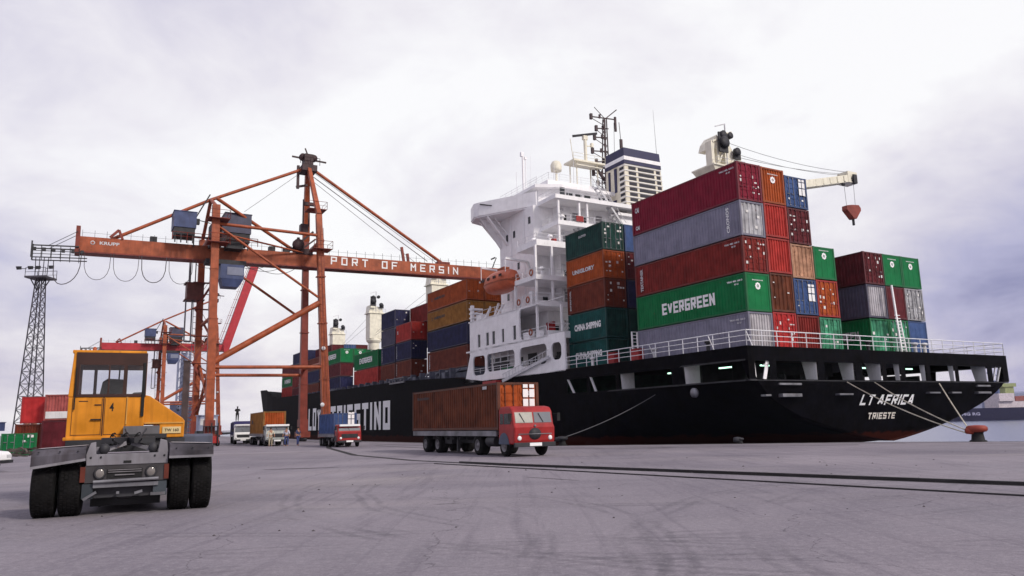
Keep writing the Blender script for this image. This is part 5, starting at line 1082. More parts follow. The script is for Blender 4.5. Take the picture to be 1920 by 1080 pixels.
# ------------------------------------------------------------------ trucks
def wheel(root, x, y, r, wd, dual=False):
    """x: outer face side sign * half track"""
    s_ = 1 if x > 0 else -1
    w = empty('wheel', (x, y, r)); w.parent = root
    b = MB(); W_ = wd * (2.1 if dual else 1)
    b.lathe((0, 0, 0), [(r * .55, 0), (r * .92, -.015 * s_), (r, -.06 * s_), (r, -(W_ - .06) * s_), (r * .92, -W_ * s_), (r * .3, -W_ * s_)], 22, 'x'); recalc(b.obj('tyre', M['tyre'], w))
    b = MB(); b.lathe((0, 0, 0), [(0, -.03 * s_), (r * .2, -.02 * s_), (r * .22, -.10 * s_), (r * .45, -.11 * s_), (r * .5, -.01 * s_), (r * .57, .004 * s_)], 18, 'x'); recalc(b.obj('rim', M['rim'], w))
    return w
def truck(pos, rz, label, cabm, style, trailer, tl, wheels, group='trucks with containers on the quay', hgt=2.55):
    """front at y=0 facing -y, length along +y"""
    root = empty('container_truck', pos, rz, label, 'truck', group)
    hw = 1.22; H = hgt
    b = MB()
    if style == 'round':
        prof = [(.0, .62), (-.06, .8), (-.10, 1.45), (.02, 1.62), (.16, H - .25), (.34, H - .03), (.8, H + .03), (1.55, H), (1.68, H - .2), (1.72, .95), (1.72, .62)]
    elif style == 'flat':
        prof = [(.0, .55), (-.03, .7), (-.03, 1.5), (.05, 1.6), (.14, H - .3), (.22, H), (.3, H + .05), (1.5, H + .05), (1.6, H - .1), (1.62, .55)]
    else:
        prof = [(.0, .6), (-.04, .8), (0, 1.35), (.06, 1.42), (.1, H - .25), (.2, H - .1), (1.5, H - .1), (1.6, H - .25), (1.62, .6)]
    b.prism_x([(y, z) for y, z in prof], -hw, hw)
    cb = recalc(b.obj('cab', cabm, root, bevel=.09))
    def fy(z):
        for (ya, za), (yb, zb2) in zip(prof[:6], prof[1:7]):
            if za <= z <= zb2: return ya + (yb - ya) * (z - za) / (zb2 - za)
        return 0
    z0, z1 = 1.68, H - .30
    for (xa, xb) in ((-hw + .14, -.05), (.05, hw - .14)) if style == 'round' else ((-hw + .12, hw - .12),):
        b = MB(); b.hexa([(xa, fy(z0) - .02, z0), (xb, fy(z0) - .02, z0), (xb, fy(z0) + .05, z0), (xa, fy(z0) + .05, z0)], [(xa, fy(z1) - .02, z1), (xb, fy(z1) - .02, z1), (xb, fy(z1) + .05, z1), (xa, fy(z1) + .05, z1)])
        b.obj('windscreen', paint('glass_cream_reflection', (.42, .41, .36), .25, .15, .1) if xa < -.5 and style == 'round' else M['windscreen'], cb)  # one pane carries a bright cream reflection painted as its base colour
        b = MB(); b.bar(((xa + xb) / 2, fy(1.7) - .04, 1.7), ((xa + xb) / 2 - .25, fy(2.1) - .04, 2.15), .025); b.obj('wiper', M['black'], cb)
    for s_ in (-1, 1):
        b = MB(); b.box(min(s_ * hw, s_ * (hw + .012)), max(s_ * hw, s_ * (hw + .012)), .32, 1.05, 1.62, H - .35)
        if style == 'round': b.box(min(s_ * hw, s_ * (hw + .012)), max(s_ * hw, s_ * (hw + .012)), 1.12, 1.5, 1.62, H - .35)
        b.obj('side_window', M['glass'], cb)
        b = MB(); b.prism_x([(1.08 + .58 * math.cos(t), .62 + .58 * math.sin(t)) for t in [k * math.pi / 8 for k in range(9)]], min(s_ * (hw - .02), s_ * (hw + .016)), max(s_ * (hw - .02), s_ * (hw + .016)))
        recalc(b.obj('wheel_arch', M['dark'] if style != 'round' else paint('arch_blue', (.06, .08, .13), .5, .2, .2), cb))
        b = MB(); b.lathe((s_ * .92, -.06, .92), [(0, -.05), (.10, -.05), (.13, 0), (0, 0.01)], 14, 'y'); b.obj('headlight', M['sign_white'], root)
        b = MB(); b.bar((s_ * (hw + .02), .1, 2.1), (s_ * (hw + .25), -.05, 2.1), .03); b.box(s_ * (hw + .25) - .09, s_ * (hw + .25) + .09, -.1, -.06, 1.75, 2.15); b.obj('mirror', M['black'], root)
    if style == 'round':
        b = MB(); b.lathe((0, -.085, 1.13), [(0, -.02), (.36, -.02), (.36, .02), (0, .02)], 18, 'y')
        for v_ in range(len(b.v)): x, y, z = b.v[v_]; b.v[v_] = (x * 1.0, y, 1.13 + (z - 1.13) * .82)
        b.obj('grille', M['dark'], cb)
        b = MB(); b.box(-1.0, 1.0, -.125, -.11, 1.10, 1.14); b.lathe((0, -.12, 1.52), [(0, -.02), (.06, -.02), (.06, .01), (0, .01)], 10, 'y'); b.obj('trim', M['steel'], cb)
    else:
        b = MB(); b.box(-.85, .85, -.07, -.02, .95, 1.35)
        b.obj('grille', M['dark'], cb)
        b = MB(); b.box(-hw, hw, -.18, .15, H - .22, H - .02) if style == 'box' else b.box(-1.05, 1.05, -.16, .2, H - .12, H + .08); b.obj('sun_visor', M['sign_white'], cb)
    b = MB(); b.box(-hw, hw, -.12, .02, .48, .70); b.obj('bumper', M['dark'], root, bevel=.02)
    b = MB(); b.box(-.36, .36, -.16, -.125, .52, .68); b.obj('number_plate', M['sign_white'], root)
    b = MB(); b.box(-.45, -.30, .2, tl, .62, .95); b.box(.30, .45, .2, tl, .62, .95)
    b.tube((-1.0, 2.2, .75), (-1.0, 3.2, .75), .28, 10); b.box(.6, 1.15, 2.2, 3.1, .5, .95)
    for k in range(int(tl) - 4): b.box(-1.05, 1.05, 3 + k, 3.1 + k, .8, .95)
    b.obj('chassis', M['dark'], root)
    b = MB(); b.box(-hw, hw, trailer[0], trailer[1], 1.12, 1.28); b.box(-hw - .02, -hw + .05, trailer[0], trailer[1], 1.02, 1.30); b.box(hw - .05, hw + .02, trailer[0], trailer[1], 1.02, 1.30)
    b.obj('trailer_bed', M['steel'], root)
    b = MB(); yy = (trailer[0] + trailer[1]) / 2; b.box(-.8, -.65, yy - .2, yy, .1, 1.1); b.box(.65, .8, yy - .2, yy, .1, 1.1); b.box(-.9, .9, yy + .5, yy + 2.0, .55, 1.0); b.obj('landing_gear', M['dark'], root)
    for (y, r_, dual) in wheels:
        for s_ in (-1, 1): wheel(root, s_ * 1.2, y, r_, .28, dual)
    return root
RZT = YAW
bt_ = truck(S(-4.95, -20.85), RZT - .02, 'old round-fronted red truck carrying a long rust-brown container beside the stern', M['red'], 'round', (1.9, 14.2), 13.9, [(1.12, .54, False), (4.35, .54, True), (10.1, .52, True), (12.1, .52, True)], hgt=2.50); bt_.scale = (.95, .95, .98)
container(S(-3.35, -20.78, 1.30), RZT - .02, 12.0, 2.43, 'rust', 'doors', 'long rust-brown container loaded on the red truck', group='containers on trucks', plac='big3', endcol='orange', side=[('TRANS OCEAN', 2.0, .16, 10.2, 1.95, 'dark'), ('----', .5, .16, 1.5, 2.2, 'chalk')])
def haul(px_, py_, rz, sc_, truck_label, cabm, style, L_, wheels_, hgt, load):
    """a smaller truck and its load, placed by its front centre on the quay"""
    t_ = truck((px_, py_, 0), rz, truck_label, cabm, style, (1.8, L_), L_ - .5, wheels_, hgt=hgt); t_.scale = (sc_,) * 3
    o = load(); f = Vector((-math.sin(rz), math.cos(rz), 0)); o.location = Vector((px_, py_, 0)) + f * 2.0 * sc_ + ZS * 1.285 * sc_; o.rotation_euler = (0, 0, rz); o.scale = (sc_,) * 3
haul(-13.77, 63.9, YAW - .08, .80, 'small red truck with white sun visor pulling a blue container', M['red'], 'flat', 10.5, [(1.1, .5, False), (4.6, .48, True), (8.0, .48, True), (9.4, .48, True)], 2.25,
     lambda: container((0, 0, 0), 0, 8.2, 2.25, 'blue', 'doors', 'short blue container with white door panels on the small red truck', group='containers on trucks', plac='big4'))
haul(-22.9, 74.0, YAW - .05, .88, 'truck with pale cab carrying an orange container, people standing at its front', paint('cab_pale', (.42, .45, .43), .45, .2, .3), 'box', 12.5, [(1.1, .5, False), (4.6, .48, True), (10.1, .48, True), (11.5, .48, True)], 2.35,
     lambda: container((0, 0, 0), 0, 10.2, 2.5, 'ochre', 'ribs', 'orange-yellow container on the truck with the pale cab', group='containers on trucks', endcol='orange', side=[('CMA', 1.4, .5, 8.2, 1.4, 'dark')]))
def tarp():
    b = MB(); b.prism_y([(-1.22, 0), (1.22, 0), (1.22, 1.75), (1.0, 1.95), (-1.0, 1.95), (-1.22, 1.75)], 0, 9.4)
    for k in range(9): b.box(-1.25, 1.25, .3 + k * 1.1, .36 + k * 1.1, .02, 1.74)
    tp = recalc(b.obj('covered_load', paint('tarpaulin_blue', (.035, .03, .13), .7, .25, .3))); return tag(tp, 'dark blue tarpaulin covered load on the white truck', 'cargo')
haul(-30.75, 86.9, YAW - .12, .80, 'truck with white cab and dark blue covered load, farthest left of the trucks', M['sign_white'], 'flat', 12.0, [(1.1, .5, False), (4.6, .48, True), (9.1, .48, True), (10.5, .48, True)], 2.7, tarp)

# ------------------------------------------------------------------ people
def skin_mesh(name, verts, edges, radii, mat, parent=None, sub=1):
    me = bpy.data.meshes.new(name); me.from_pydata(verts, edges, []); o = bpy.data.objects.new(name, me); COL.objects.link(o)
    sk = o.modifiers.new('s', 'SKIN'); sd_ = me.skin_vertices[0].data
    for i, r_ in enumerate(radii): sd_[i].radius = (r_, r_) if not isinstance(r_, tuple) else r_
    sd_[0].use_root = True; ss = o.modifiers.new('d', 'SUBSURF'); ss.levels = sub; ss.render_levels = sub
    bpy.context.view_layer.update(); m2 = bpy.data.meshes.new_from_object(o.evaluated_get(bpy.context.evaluated_depsgraph_get()))
    for p in m2.polygons: p.use_smooth = True
    m2.materials.clear(); m2.materials.append(mat); bpy.data.objects.remove(o); o = bpy.data.objects.new(name, m2); COL.objects.link(o); o.parent = parent; return o
def person(pos, rz, label, shirt, trousers, arms=((-.33, -.02, 1.12), (-.34, -.08, .86)), arms2=((.33, -.02, 1.12), (.34, -.08, .86)), step=.12, group='people on the quay', skin=None):
    root = empty('person', pos, rz, label, 'person', group)
    V = [(0, 0, .93), (0, 0, 1.15), (0, .0, 1.38), (0, -.01, 1.50), (0, -.02, 1.60), (0, -.03, 1.70),
         (-.10, 0, .86), (-.12, -step, .48), (-.12, -step * .4, .09), (-.13, -step * .4 - .16, .05), (.10, 0, .86), (.12, step, .48), (.12, step * 1.5, .09), (.13, step * 1.5 - .16, .05),
         (-.20, 0, 1.42), arms[0], arms[1], (.20, 0, 1.42), arms2[0], arms2[1]]
    E = [(0, 1), (1, 2), (2, 3), (3, 4), (4, 5), (0, 6), (6, 7), (7, 8), (8, 9), (0, 10), (10, 11), (11, 12), (12, 13), (2, 14), (14, 15), (15, 16), (2, 17), (17, 18), (18, 19)]
    Rr = [(.15, .11), (.145, .11), (.16, .11), .055, .085, .08, .09, .065, .048, .035, .09, .065, .048, .035, .065, .045, .032, .065, .045, .032]
    skin_mesh('body', V, E, Rr, skin or M['skin'], root)
    skin_mesh('shirt', [V[0], V[1], V[2], V[14], arms[0], V[17], arms2[0], (0, 0, 1.44)], [(0, 1), (1, 2), (2, 3), (3, 4), (2, 5), (5, 6), (2, 7)], [(.17, .13), (.165, .13), (.18, .13), .08, .06, .08, .06, .08], shirt, root)
    skin_mesh('trousers', [(0, 0, .95), V[6], V[7], V[8], V[10], V[11], V[12]], [(0, 1), (1, 2), (2, 3), (0, 4), (4, 5), (5, 6)], [(.165, .12), .105, .08, .065, .105, .08, .065], trousers, root)
    b = MB(); b.lathe((0, -.005, 1.66), [(0.0, .115), (.06, .10), (.098, .05), (.102, 0), (.07, -.03)], 12); b.obj('hair', M['hair'], root)
    b = MB(); b.box(-.035, -.015, -.115, -.105, 1.655, 1.665); b.box(.015, .035, -.115, -.105, 1.655, 1.665); b.box(-.02, .02, -.116, -.1, 1.60, 1.606); b.box(-.01, .01, -.13, -.1, 1.62, 1.65); b.obj('face', M['hair'], root)
    return root
person((-23.0, 72.3, 0), .4, 'person in pale clothes walking in front of the pale-cab truck', paint('shirt_pale', (.6, .55, .42), .8, .1, 0), paint('trousers_khaki', (.42, .36, .26), .8, .1, 0))
person((-21.6, 72.6, 0), -.2, 'person in a light shirt and blue trousers beside the truck bumper', paint('shirt_light', (.5, .5, .58), .8, .1, 0), paint('trousers_blue', (.05, .07, .2), .8, .1, 0), step=.05)
person((-20.6, 72.9, 0), 1.2, 'person in dark blue work clothes at the crane foot', paint('work_blue', (.04, .05, .12), .8, .1, 0), bpy.data.materials['trousers_blue'], step=.05)
person((-33.0, 91.0, 2.60), YAW, 'person in dark clothes standing on top of the blue covered load', M['black'], M['black'], skin=M['black'], arms=((-.30, -.12, 1.20), (-.12, -.22, 1.22)), arms2=((.30, -.12, 1.20), (.12, -.22, 1.25)), step=.02)  # skin painted black as well, making the whole figure a silhouette

# ------------------------------------------------------------------ yellow terminal tractor in the foreground (seen from behind)
TX, TY = -8.33, 16.4
tt = empty('terminal_tractor', (TX + .05, TY + .02, 0), .452, 'yellow terminal tractor with big dual rear tyres parked on the left', 'tractor'); tt.scale = (.9, 1, 1)
YEL = paint('tractor_yellow', (0.66, 0.240, 0.006), .5, .2, .45, .22, spec=.22, rcol=(.20, .07, .01)); GRY = paint('tractor_grey', (.25, .24, .265), .8, .25, .35, .15); GRD = paint('fender_grey', (.085, .078, .095), .75, .5, .7, .12, spec=.15)
def big_wheel(x0, x1, y, r):
    w = empty('wheel', ((x0 + x1) / 2, y, r)); w.parent = tt; h = (x1 - x0) / 2
    b = MB(); b.lathe((0, 0, 0), [(r * .5, -h), (r * .86, -h), (r * .96, -h * .92), (r, -h * .75), (r * 1.004, 0), (r, h * .75), (r * .96, h * .92), (r * .86, h), (r * .5, h)], 40, 'x')
    recalc(b.obj('tyre', M['tyre'], w))
    b = MB()
    for k in range(5):
        xx = -h * .66 + k * h * .33; n = 44
        for i in range(n):
            a0 = 2 * math.pi * (i + (.5 if k % 2 else 0)) / n; a1 = a0 + 2 * math.pi / n * .62
            pts = []
            for a in (a0, a1):
                for rr in (r * .99, r * 1.018): pts.append((rr, a))
            q_ = lambda x, ra: (x, ra[0] * math.cos(ra[1]), ra[0] * math.sin(ra[1]))
            xa, xb = xx - h * .12, xx + h * .12
            b.add([q_(xa, pts[1]), q_(xb, pts[1]), q_(xb, pts[3]), q_(xa, pts[3]), q_(xa, pts[0]), q_(xb, pts[0]), q_(xb, pts[2]), q_(xa, pts[2])], [(0, 1, 2, 3), (1, 0, 4, 5), (3, 2, 6, 7), (0, 3, 7, 4), (2, 1, 5, 6)])
    recalc(b.obj('tread', M['tyre'], w))
    b = MB(); b.lathe((0, 0, 0), [(0, -h * .5), (r * .3, -h * .5), (r * .32, -h * .8), (r * .48, -h * .9), (r * .52, -h * .98)], 20, 'x'); b.lathe((0, 0, 0), [(0, h * .5), (r * .3, h * .5), (r * .32, h * .8), (r * .48, h * .9), (r * .52, h * .98)], 20, 'x')
    recalc(b.obj('rim', M['rim'], w))
for x0, x1 in ((-1.83, -1.36), (-1.31, -.85), (.93, 1.38), (1.42, 1.86)): big_wheel(x0, x1, 0, .60)
for x0, x1 in ((-1.9, -1.5), (1.5, 1.9)): big_wheel(x0, x1, 4.3, .56)
# fenders: rounded hoods over the dual wheels
for (xa, xb, zb2, zt2) in ((-1.84, -.80, .98, 1.40), (.90, 1.86, 1.10, 1.41)):
    poly = [(-.72, zb2), (-.70, zt2 - .14), (-.62, zt2 - .03), (-.5, zt2), (.62, zt2), (.74, zt2 - .1), (.76, 1.0), (.72, 1.0), (.68, zt2 - .08), (-.48, zt2 - .06), (-.62, zt2 - .12), (-.66, zb2)]
    b = MB(); b.prism_x(poly, xa, xb); b.box(xa, xa + .03, -.66, .7, zt2 - .3, zt2 - .04); b.box(xb - .03, xb, -.66, .7, zt2 - .3, zt2 - .04)
    for i_, (x_, y_, z_) in enumerate(b.v):
        f_ = (x_ - xa) / (xb - xa)
        if xa < 0: b.v[i_] = (x_, y_, z_ + (.13 * f_ if z_ < zt2 - .2 else -.05 * (1 - f_)))
        else: b.v[i_] = (x_, y_, z_ - (.04 * f_ if z_ > zt2 - .2 else 0))
    recalc(b.obj('fender', GRD, tt, bevel=.015))
    b = MB(); b.add([(xa + .06, -.55, zt2 + (-.04 if xa < 0 else .006)), (xb - .02, -.55, zt2 + (.006 if xa < 0 else -.03)), (xb - .02, .62, zt2 + (.006 if xa < 0 else -.03)), (xa + .06, .62, zt2 + (-.04 if xa < 0 else .006))], [(0, 1, 2, 3)]); b.obj('fender_top', paint('pale_top_grey', (.40, .37, .38), .6, .2, .3) if xa < 0 else bpy.data.materials['pale_top_grey'], tt)  # paler sheet over the top of each dark fender
    b = MB(); b.bar((xa, -.72, zb2 + .02), (xb, -.72, zb2 + (.15 if xa < 0 else .02)), .03, .05); b.obj('fender_lip', GRY, tt)
# rear frame head
b = MB(); b.prism_y([(-.78, 1.0), (.88, 1.0), (.88, 1.22), (.84, 1.46), (.70, 1.50), (.66, 1.22), (-.60, 1.22), (-.62, 1.47), (-.72, 1.45), (-.80, 1.22)], -.62, -.52)
b.box(-.75, .86, -.52, .9, 1.10, 1.20); recalc(b.obj('frame_head', GRY, tt, bevel=.01))
b = MB(); b.box(-.80, .88, -.60, -.50, .66, 1.0); b.obj('lamp_panel', paint('panel_dark', (.06, .055, .06), .6, .3, .3), tt)
b = MB(); b.box(-.36, .36, -.615, -.60, .74, .92); b.obj('grille', M['black'], tt)
b = MB(); b.box(-.04, .12, -.63, -.61, 1.03, 1.08); b.obj('latch', M['black'], tt)
for x in (-.50, .54):
    b = MB(); b.lathe((x, -.60, .845), [(0, -.03), (.085, -.03), (.11, -.05), (.125, -.03), (.125, .02)], 20, 'y'); h_ = b.obj('headlight', M['dark'], tt)
    b = MB(); b.lathe((x, -.64, .845), [(0, -.012), (.05, -.008), (.085, .01)], 18, 'y'); b.obj('lens', paint('lens_glass', (.22, .20, .19), .12, .2, 0) if x < 0 else bpy.data.materials['lens_glass'], h_)
for x in (-.84, .86):
    b = MB(); b.box(x - .05, x + .05, -.63, -.58, .68, .98); b.obj('tail_light', paint('tail_red', (.16, .03, .015), .35, .3, .1) if x < 0 else bpy.data.materials['tail_red'], tt)
b = MB(); b.tube((-.62, -.68, .68), (.70, -.68, .70), .035, 10); b.bar((-.62, -.62, .60), (.70, -.62, .60), .05, .08); b.obj('bumper_bar', M['steel'], tt)
b = MB(); b.box(-.70, .78, .25, 4.6, .13, .62); b.box(-.72, .8, -.45, 1.2, .35, .62); b.box(-.8, -.72, -.5, 4.4, .55, 1.1); b.box(.74, .84, -.5, 4.4, .55, 1.1); b.tube((-1.2, 0, .6), (1.3, 0, .6), .16, 10); b.lathe((0, -.1, .6), [(0, -.3), (.3, -.2), (.34, .1), (.2, .4), (0, .45)], 14, 'y'); b.box(-.75, .8, .8, 1.0, .3, 1.1); b.obj('chassis', M['dark'], tt)  # includes a low dark belly block added to deepen the shadow underneath
b = MB(); b.box(-.84, -.62, -.6, -.5, .35, .64); b.box(.60, .88, -.6, -.5, .35, .64); b.obj('step_plate', paint('step_blue', (.035, .045, .055), .6, .3, .3), tt)
b = MB(); b.bar((-.8, -.62, .34), (-.55, -.62, .48), .10, .05); b.box(.55, .86, -.63, -.58, .36, .42); b.box(-.15, -.09, -.6, -.55, .42, .47); b.bar((.22, -.6, .42), (.38, -.6, .46), .06, .05); b.obj('shackle', M['steel'], tt)
# fifth wheel with its lifting arms
b = MB(); b.bar((-.62, -.1, 1.24), (-.05, .2, 1.42), .14, .08); b.bar((.66, -.1, 1.24), (.12, .2, 1.42), .14, .08); b.box(-.62, -.45, -.3, .0, 1.2, 1.36); b.box(.48, .66, -.3, .0, 1.2, 1.36); b.obj('lifting_arm', GRY, tt)
b = MB(); b.prism([(-.55, .0), (-.15, -.1), (0, .35), (.15, -.1), (.6, .0), (.6, .9), (.3, 1.2), (-.3, 1.2), (-.55, .9)], 1.42, 1.54); b.lathe((-.45, -.42, 1.32), [(0, -.1), (.11, -.1), (.11, .1), (0, .1)], 12, 'y'); b.lathe((.56, -.42, 1.32), [(0, -.1), (.11, -.1), (.11, .1), (0, .1)], 12, 'y'); b.obj('fifth_wheel', M['dark'], tt)
b = MB(); b.box(-1.45, 1.35, 2.0, 5.2, 1.20, 1.49); b.box(-.2, .9, 1.9, 2.6, 1.5, 1.6); b.obj('platform', paint('platform_dark', (.03, .03, .035), .7, .3, .3), tt)
b = MB(); b.box(-.15, .72, 2.05, 2.45, 1.60, 1.79); b.obj('air_tank_cover', paint('cover_grey', (.12, .115, .125), .6, .2, .3), tt)
b = MB(); b.prism_x([(3.4, 1.25), (3.4, 1.50), (3.5, 1.56), (5.1, 1.56), (5.2, 1.45), (5.2, 1.25)], 1.38, 2.18); recalc(b.obj('front_fender', paint('fender_blue_grey', (.075, .085, .125), .6, .2, .3), tt))
# cab: lower body, window frame, roof
cx0, cx1, cy0, cy1 = -1.50, .33, 2.50, 4.3
ZC0, ZC1, ZC2 = 1.52, 2.50, 3.63
b = MB(); b.box(cx0, cx1, cy0, cy1, ZC0, ZC1); b.box(cx0 + .02, cx1 - .02, cy0 + .02, cy1, ZC2 - .08, ZC2)
b.box(cx0 - .06, cx1 + .0, cy0 - .04, cy0 + .05, ZC0 - .04, ZC0 + .04)
b.bar((cx0 + .05, cy0 + .05, ZC1), (cx0 + .12, cy0 + .08, ZC2 - .02), .12, .12); b.bar((cx0 + .05, cy1 - .06, ZC1), (cx0 + .10, cy1 - .1, ZC2 - .02), .1, .1); b.bar((cx1 - .04, cy1 - .06, ZC1), (cx1 - .04, cy1 - .1, ZC2 - .02), .1, .1)
body = b.obj('cab_body', YEL, tt, bevel=.02)
BR = paint('frame_brown', (.045, .015, .010), .5, .2, .3)
b = MB()    # dark window frames of the rear wall
b.box(cx0 + .13, cx1, cy0 - .02, cy0 + .06, ZC1 - .0, ZC1 + .07); b.box(cx0 + .13, cx1, cy0 - .02, cy0 + .06, ZC2 - .36, ZC2 - .06)
for x in (cx0 + .17, cx0 + .92, cx1 - .52, cx1 - .04): b.box(x - .045 if x != cx0 + .92 else x - .02, x + .045 if x != cx0 + .92 else x + .02, cy0 - .022, cy0 + .06, ZC1, ZC2 - .06)
b.box(cx0 + .2, cx0 + .26, cy0 + .3, cy0 + .4, ZC1, ZC2 - .1); b.bar((cx0 + .5, cy1 - .05, ZC1), (cx0 + .5, cy1 - .1, ZC2 - .1), .08); b.bar((cx0 + 1.3, cy1 - .05, ZC1), (cx0 + 1.3, cy1 - .1, ZC2 - .1), .05)
b.box(cx0 + .1, cx1 - .04, cy1 - .12, cy1 - .02, ZC2 - .36, ZC2 - .08); b.obj('window_frame', BR, tt)
b = MB(); b.box(cx0 + .15, cx1 - .06, cy0 + .0, cy0 + .012, ZC1 + .06, ZC2 - .34); b.obj('rear_window', M['clear'], tt)
b = MB(); b.prism_y([(cx0 + .62, ZC1 - .3), (cx0 + 1.34, ZC1 - .3), (cx0 + 1.32, ZC1 + .34), (cx0 + 1.26, ZC1 + .46), (cx0 + .86, ZC1 + .48), (cx0 + .74, ZC1 + .40)], cy0 + .6, cy0 + .82); recalc(b.obj('seat', M['black'], tt, bevel=.03))
b = MB(); b.prism_y([(cx1 - .5, ZC1), (cx1 - .05, ZC1), (cx1 - .06, ZC1 + .16), (cx1 - .3, ZC1 + .15)], cy0 + 1.0, cy0 + 1.3); recalc(b.obj('dashboard', M['dark'], tt))
b = MB(); b.bar((cx1 - .72, cy0 + 1.2, ZC1), (cx1 - .70, cy0 + 1.2, ZC2 - .3), .04); b.bar((cx1 - .72, cy0 + 1.2, ZC1 + .5), (cx1 - .6, cy0 + 1.2, ZC1 + .2), .03); b.obj('wiper_arm', M['black'], tt)
# door and panel seams
b = MB()
for (x0, x1, z0, z1) in ((cx0 + .10, cx0 + .80, ZC0 + .08, ZC1 - .03), (cx0 + .86, cx0 + 1.38, ZC0 + .08, ZC1 - .03)):
    for (a0, a1, c0, c1) in ((x0, x0 + .012, z0, z1), (x1 - .012, x1, z0, z1), (x0, x1, z0, z0 + .014)): b.box(a0, a1, cy0 - .006, cy0 + .01, c0, c1)
b.box(cx0 + .82, cx0 + .845, cy0 - .012, cy0 + .01, ZC0 + .06, ZC1); b.box(cx0 + .62, cx0 + .78, cy0 - .02, cy0, ZC1 - .2, ZC1 - .175); b.box(cx0 + .25, cx0 + .46, cy0 - .008, cy0, ZC1 - .11, ZC1 - .09)
b.obj('door_seam', BR, tt)
b = MB(); b.box(cx1 - .10, cx1 - .02, cy0 - .05, cy0 - .02, 2.02, ZC2 - .3); b.obj('exhaust_pipe', M['black'], tt, bevel=.015)
text('4', .10, .20, (cx0 + 1.03, cy0, ZC1 - .24), XS, ZS, M['black'], tt, depth=.012, bold=.02)
b = MB(); b.prism_y([(cx1 - .02, 1.82), (.72, 1.82), (.72, 1.50), (1.35, 1.50), (1.36, 1.90), (1.30, 1.97), (cx1 + .12, 2.52), (cx1 - .02, 2.55)], 2.6, 4.2); recalc(b.obj('engine_hood', YEL, tt, bevel=.02))
b = MB(); b.box(cx1 + .01, 1.33, 2.575, 2.60, 1.84, 1.875); b.box(cx0 + 1.38, cx0 + 1.41, cy0 - .02, cy0, 1.84, ZC1); b.obj('hood_trim', paint('trim_orange', (.6, .3, .06), .4, .1, .1), tt)
b = MB(); b.box(.80, 1.27, 2.57, 2.60, 1.60, 1.76); nb = b.obj('name_plate', paint('plate_cream', (.65, .5, .25), .5, .1, .1), tt)
text('TW 160', .36, .075, (1.035, 2.57, 1.68), XS, ZS, M['black'], tt, depth=.004, bold=.02)
b = MB(); b.box(.85, 1.3, 2.65, 3.2, 1.34, 1.50); b.obj('hood_base', M['black'], tt)

# ------------------------------------------------------------------ lattice lighting mast on the left
lm = empty('lighting_mast', (-57.2, 90, 0), 0.0, 'tall grey lattice mast with floodlight platform on the left', 'lighting mast')
b = MB(); zt = 20.2
def cor(z):
    k = 1.15 - .78 * z / zt; return [(-k, -k), (k, -k), (k, k), (-k, k)]
n = 15
zz = [zt * (1 - (1 - i / n) ** 1.15) for i in range(n + 1)]
for i in range(n):
    c0, c1 = cor(zz[i]), cor(zz[i + 1])
    for j in range(4):
        k = (j + 1) % 4; P0, P1, Q0, Q1 = [Vector((*p, z)) for p, z in ((c0[j], zz[i]), (c0[k], zz[i]), (c1[j], zz[i + 1]), (c1[k], zz[i + 1]))]
        b.bar(P0, Q0, .10); b.bar(P0, Q1, .05); b.bar(P1, Q0, .05); b.bar(Q0, Q1, .05)
b.obj('lattice', paint('mast_grey', (.065, .06, .075), .6, .2, .2), lm)
b = MB(); b.box(-1.25, 1.25, -1.2, 1.2, 20.2, 20.42); b.bar((-1.2, 0, 20.2), (-.4, 0, 18.9), .10); b.bar((1.2, 0, 20.2), (.4, 0, 18.9), .10); b.bar((0, -1.2, 20.2), (0, -.4, 18.9), .10)
rail(b, (-1.2, -1.15, 20.4), (1.2, -1.15, 20.4), 1.0, bars=2); rail(b, (-1.2, 1.15, 20.4), (1.2, 1.15, 20.4), 1.0, bars=2)
for x in (-.75, -.3, .2, .7): b.bar((x, 0, 20.4), (x * 1.1, 0, 22.9), .07)
b.obj('platform', bpy.data.materials['mast_grey'], lm)
for x in (-1.9, -.5, .4, 2.0):
    b = MB(); b.bar((max(-1.2, min(1.2, x)), -1.0, 21.3), (x, -1.2, 21.3), .07); b.hexa([(x - .14, -1.5, 21.1), (x + .14, -1.5, 21.1), (x + .18, -1.1, 21.2), (x - .18, -1.1, 21.2)], [(x - .22, -1.6, 21.5), (x + .22, -1.6, 21.5), (x + .18, -1.1, 21.6), (x - .18, -1.1, 21.6)]); b.obj('floodlight', M['dark'], lm)

# ------------------------------------------------------------------ yard on the far left
G5 = 'containers stacked in the yard on the left'
container((-41.95, 70, 0), 0.10, 6.06, 2.85, 'maroon', 'flat', 'dark maroon container on the ground behind the yellow tractor', G5)
c_ = container((-41.9, 70.1, 2.87), 0.10, 6.06, 2.35, 'palered', 'ribs', 'faded red container with a white stripe, stacked on the dark maroon one', G5)
b = MB(); b.box(-1.06, 1.06, -.03, -.012, .18, .80); b.obj('stripe', M['sticker'], c_)
container((-44.9, 70.8, 0), 0.10, 6.06, 2.6, 'brown', 'ribs', 'brown container in the yard under the plain red one', G5)
container((-44.55, 70.9, 2.65), .10, 6.06, 2.45, 'scarlet', 'flat', 'plain red container at the top left behind the lattice mast', G5)
container((-39.9, 61.8, 0.02), 0.55, 3.6, 1.75, 'green', 'doors', 'small green container among scrap on the left', G5, plac='few7')
b = MB(); rnd = random.Random(3)
for k in range(90):
    x = rnd.uniform(-44.5, -37.5); y = rnd.uniform(58.5, 61); z = rnd.uniform(0, .55); a = rnd.uniform(0, 3.1); l_ = rnd.uniform(.2, .9)
    b.bar((x - l_ * math.cos(a), y, z), (x + l_ * math.cos(a), y + l_ * math.sin(a) * .4, z + rnd.uniform(-.1, .25)), rnd.uniform(.05, .16))
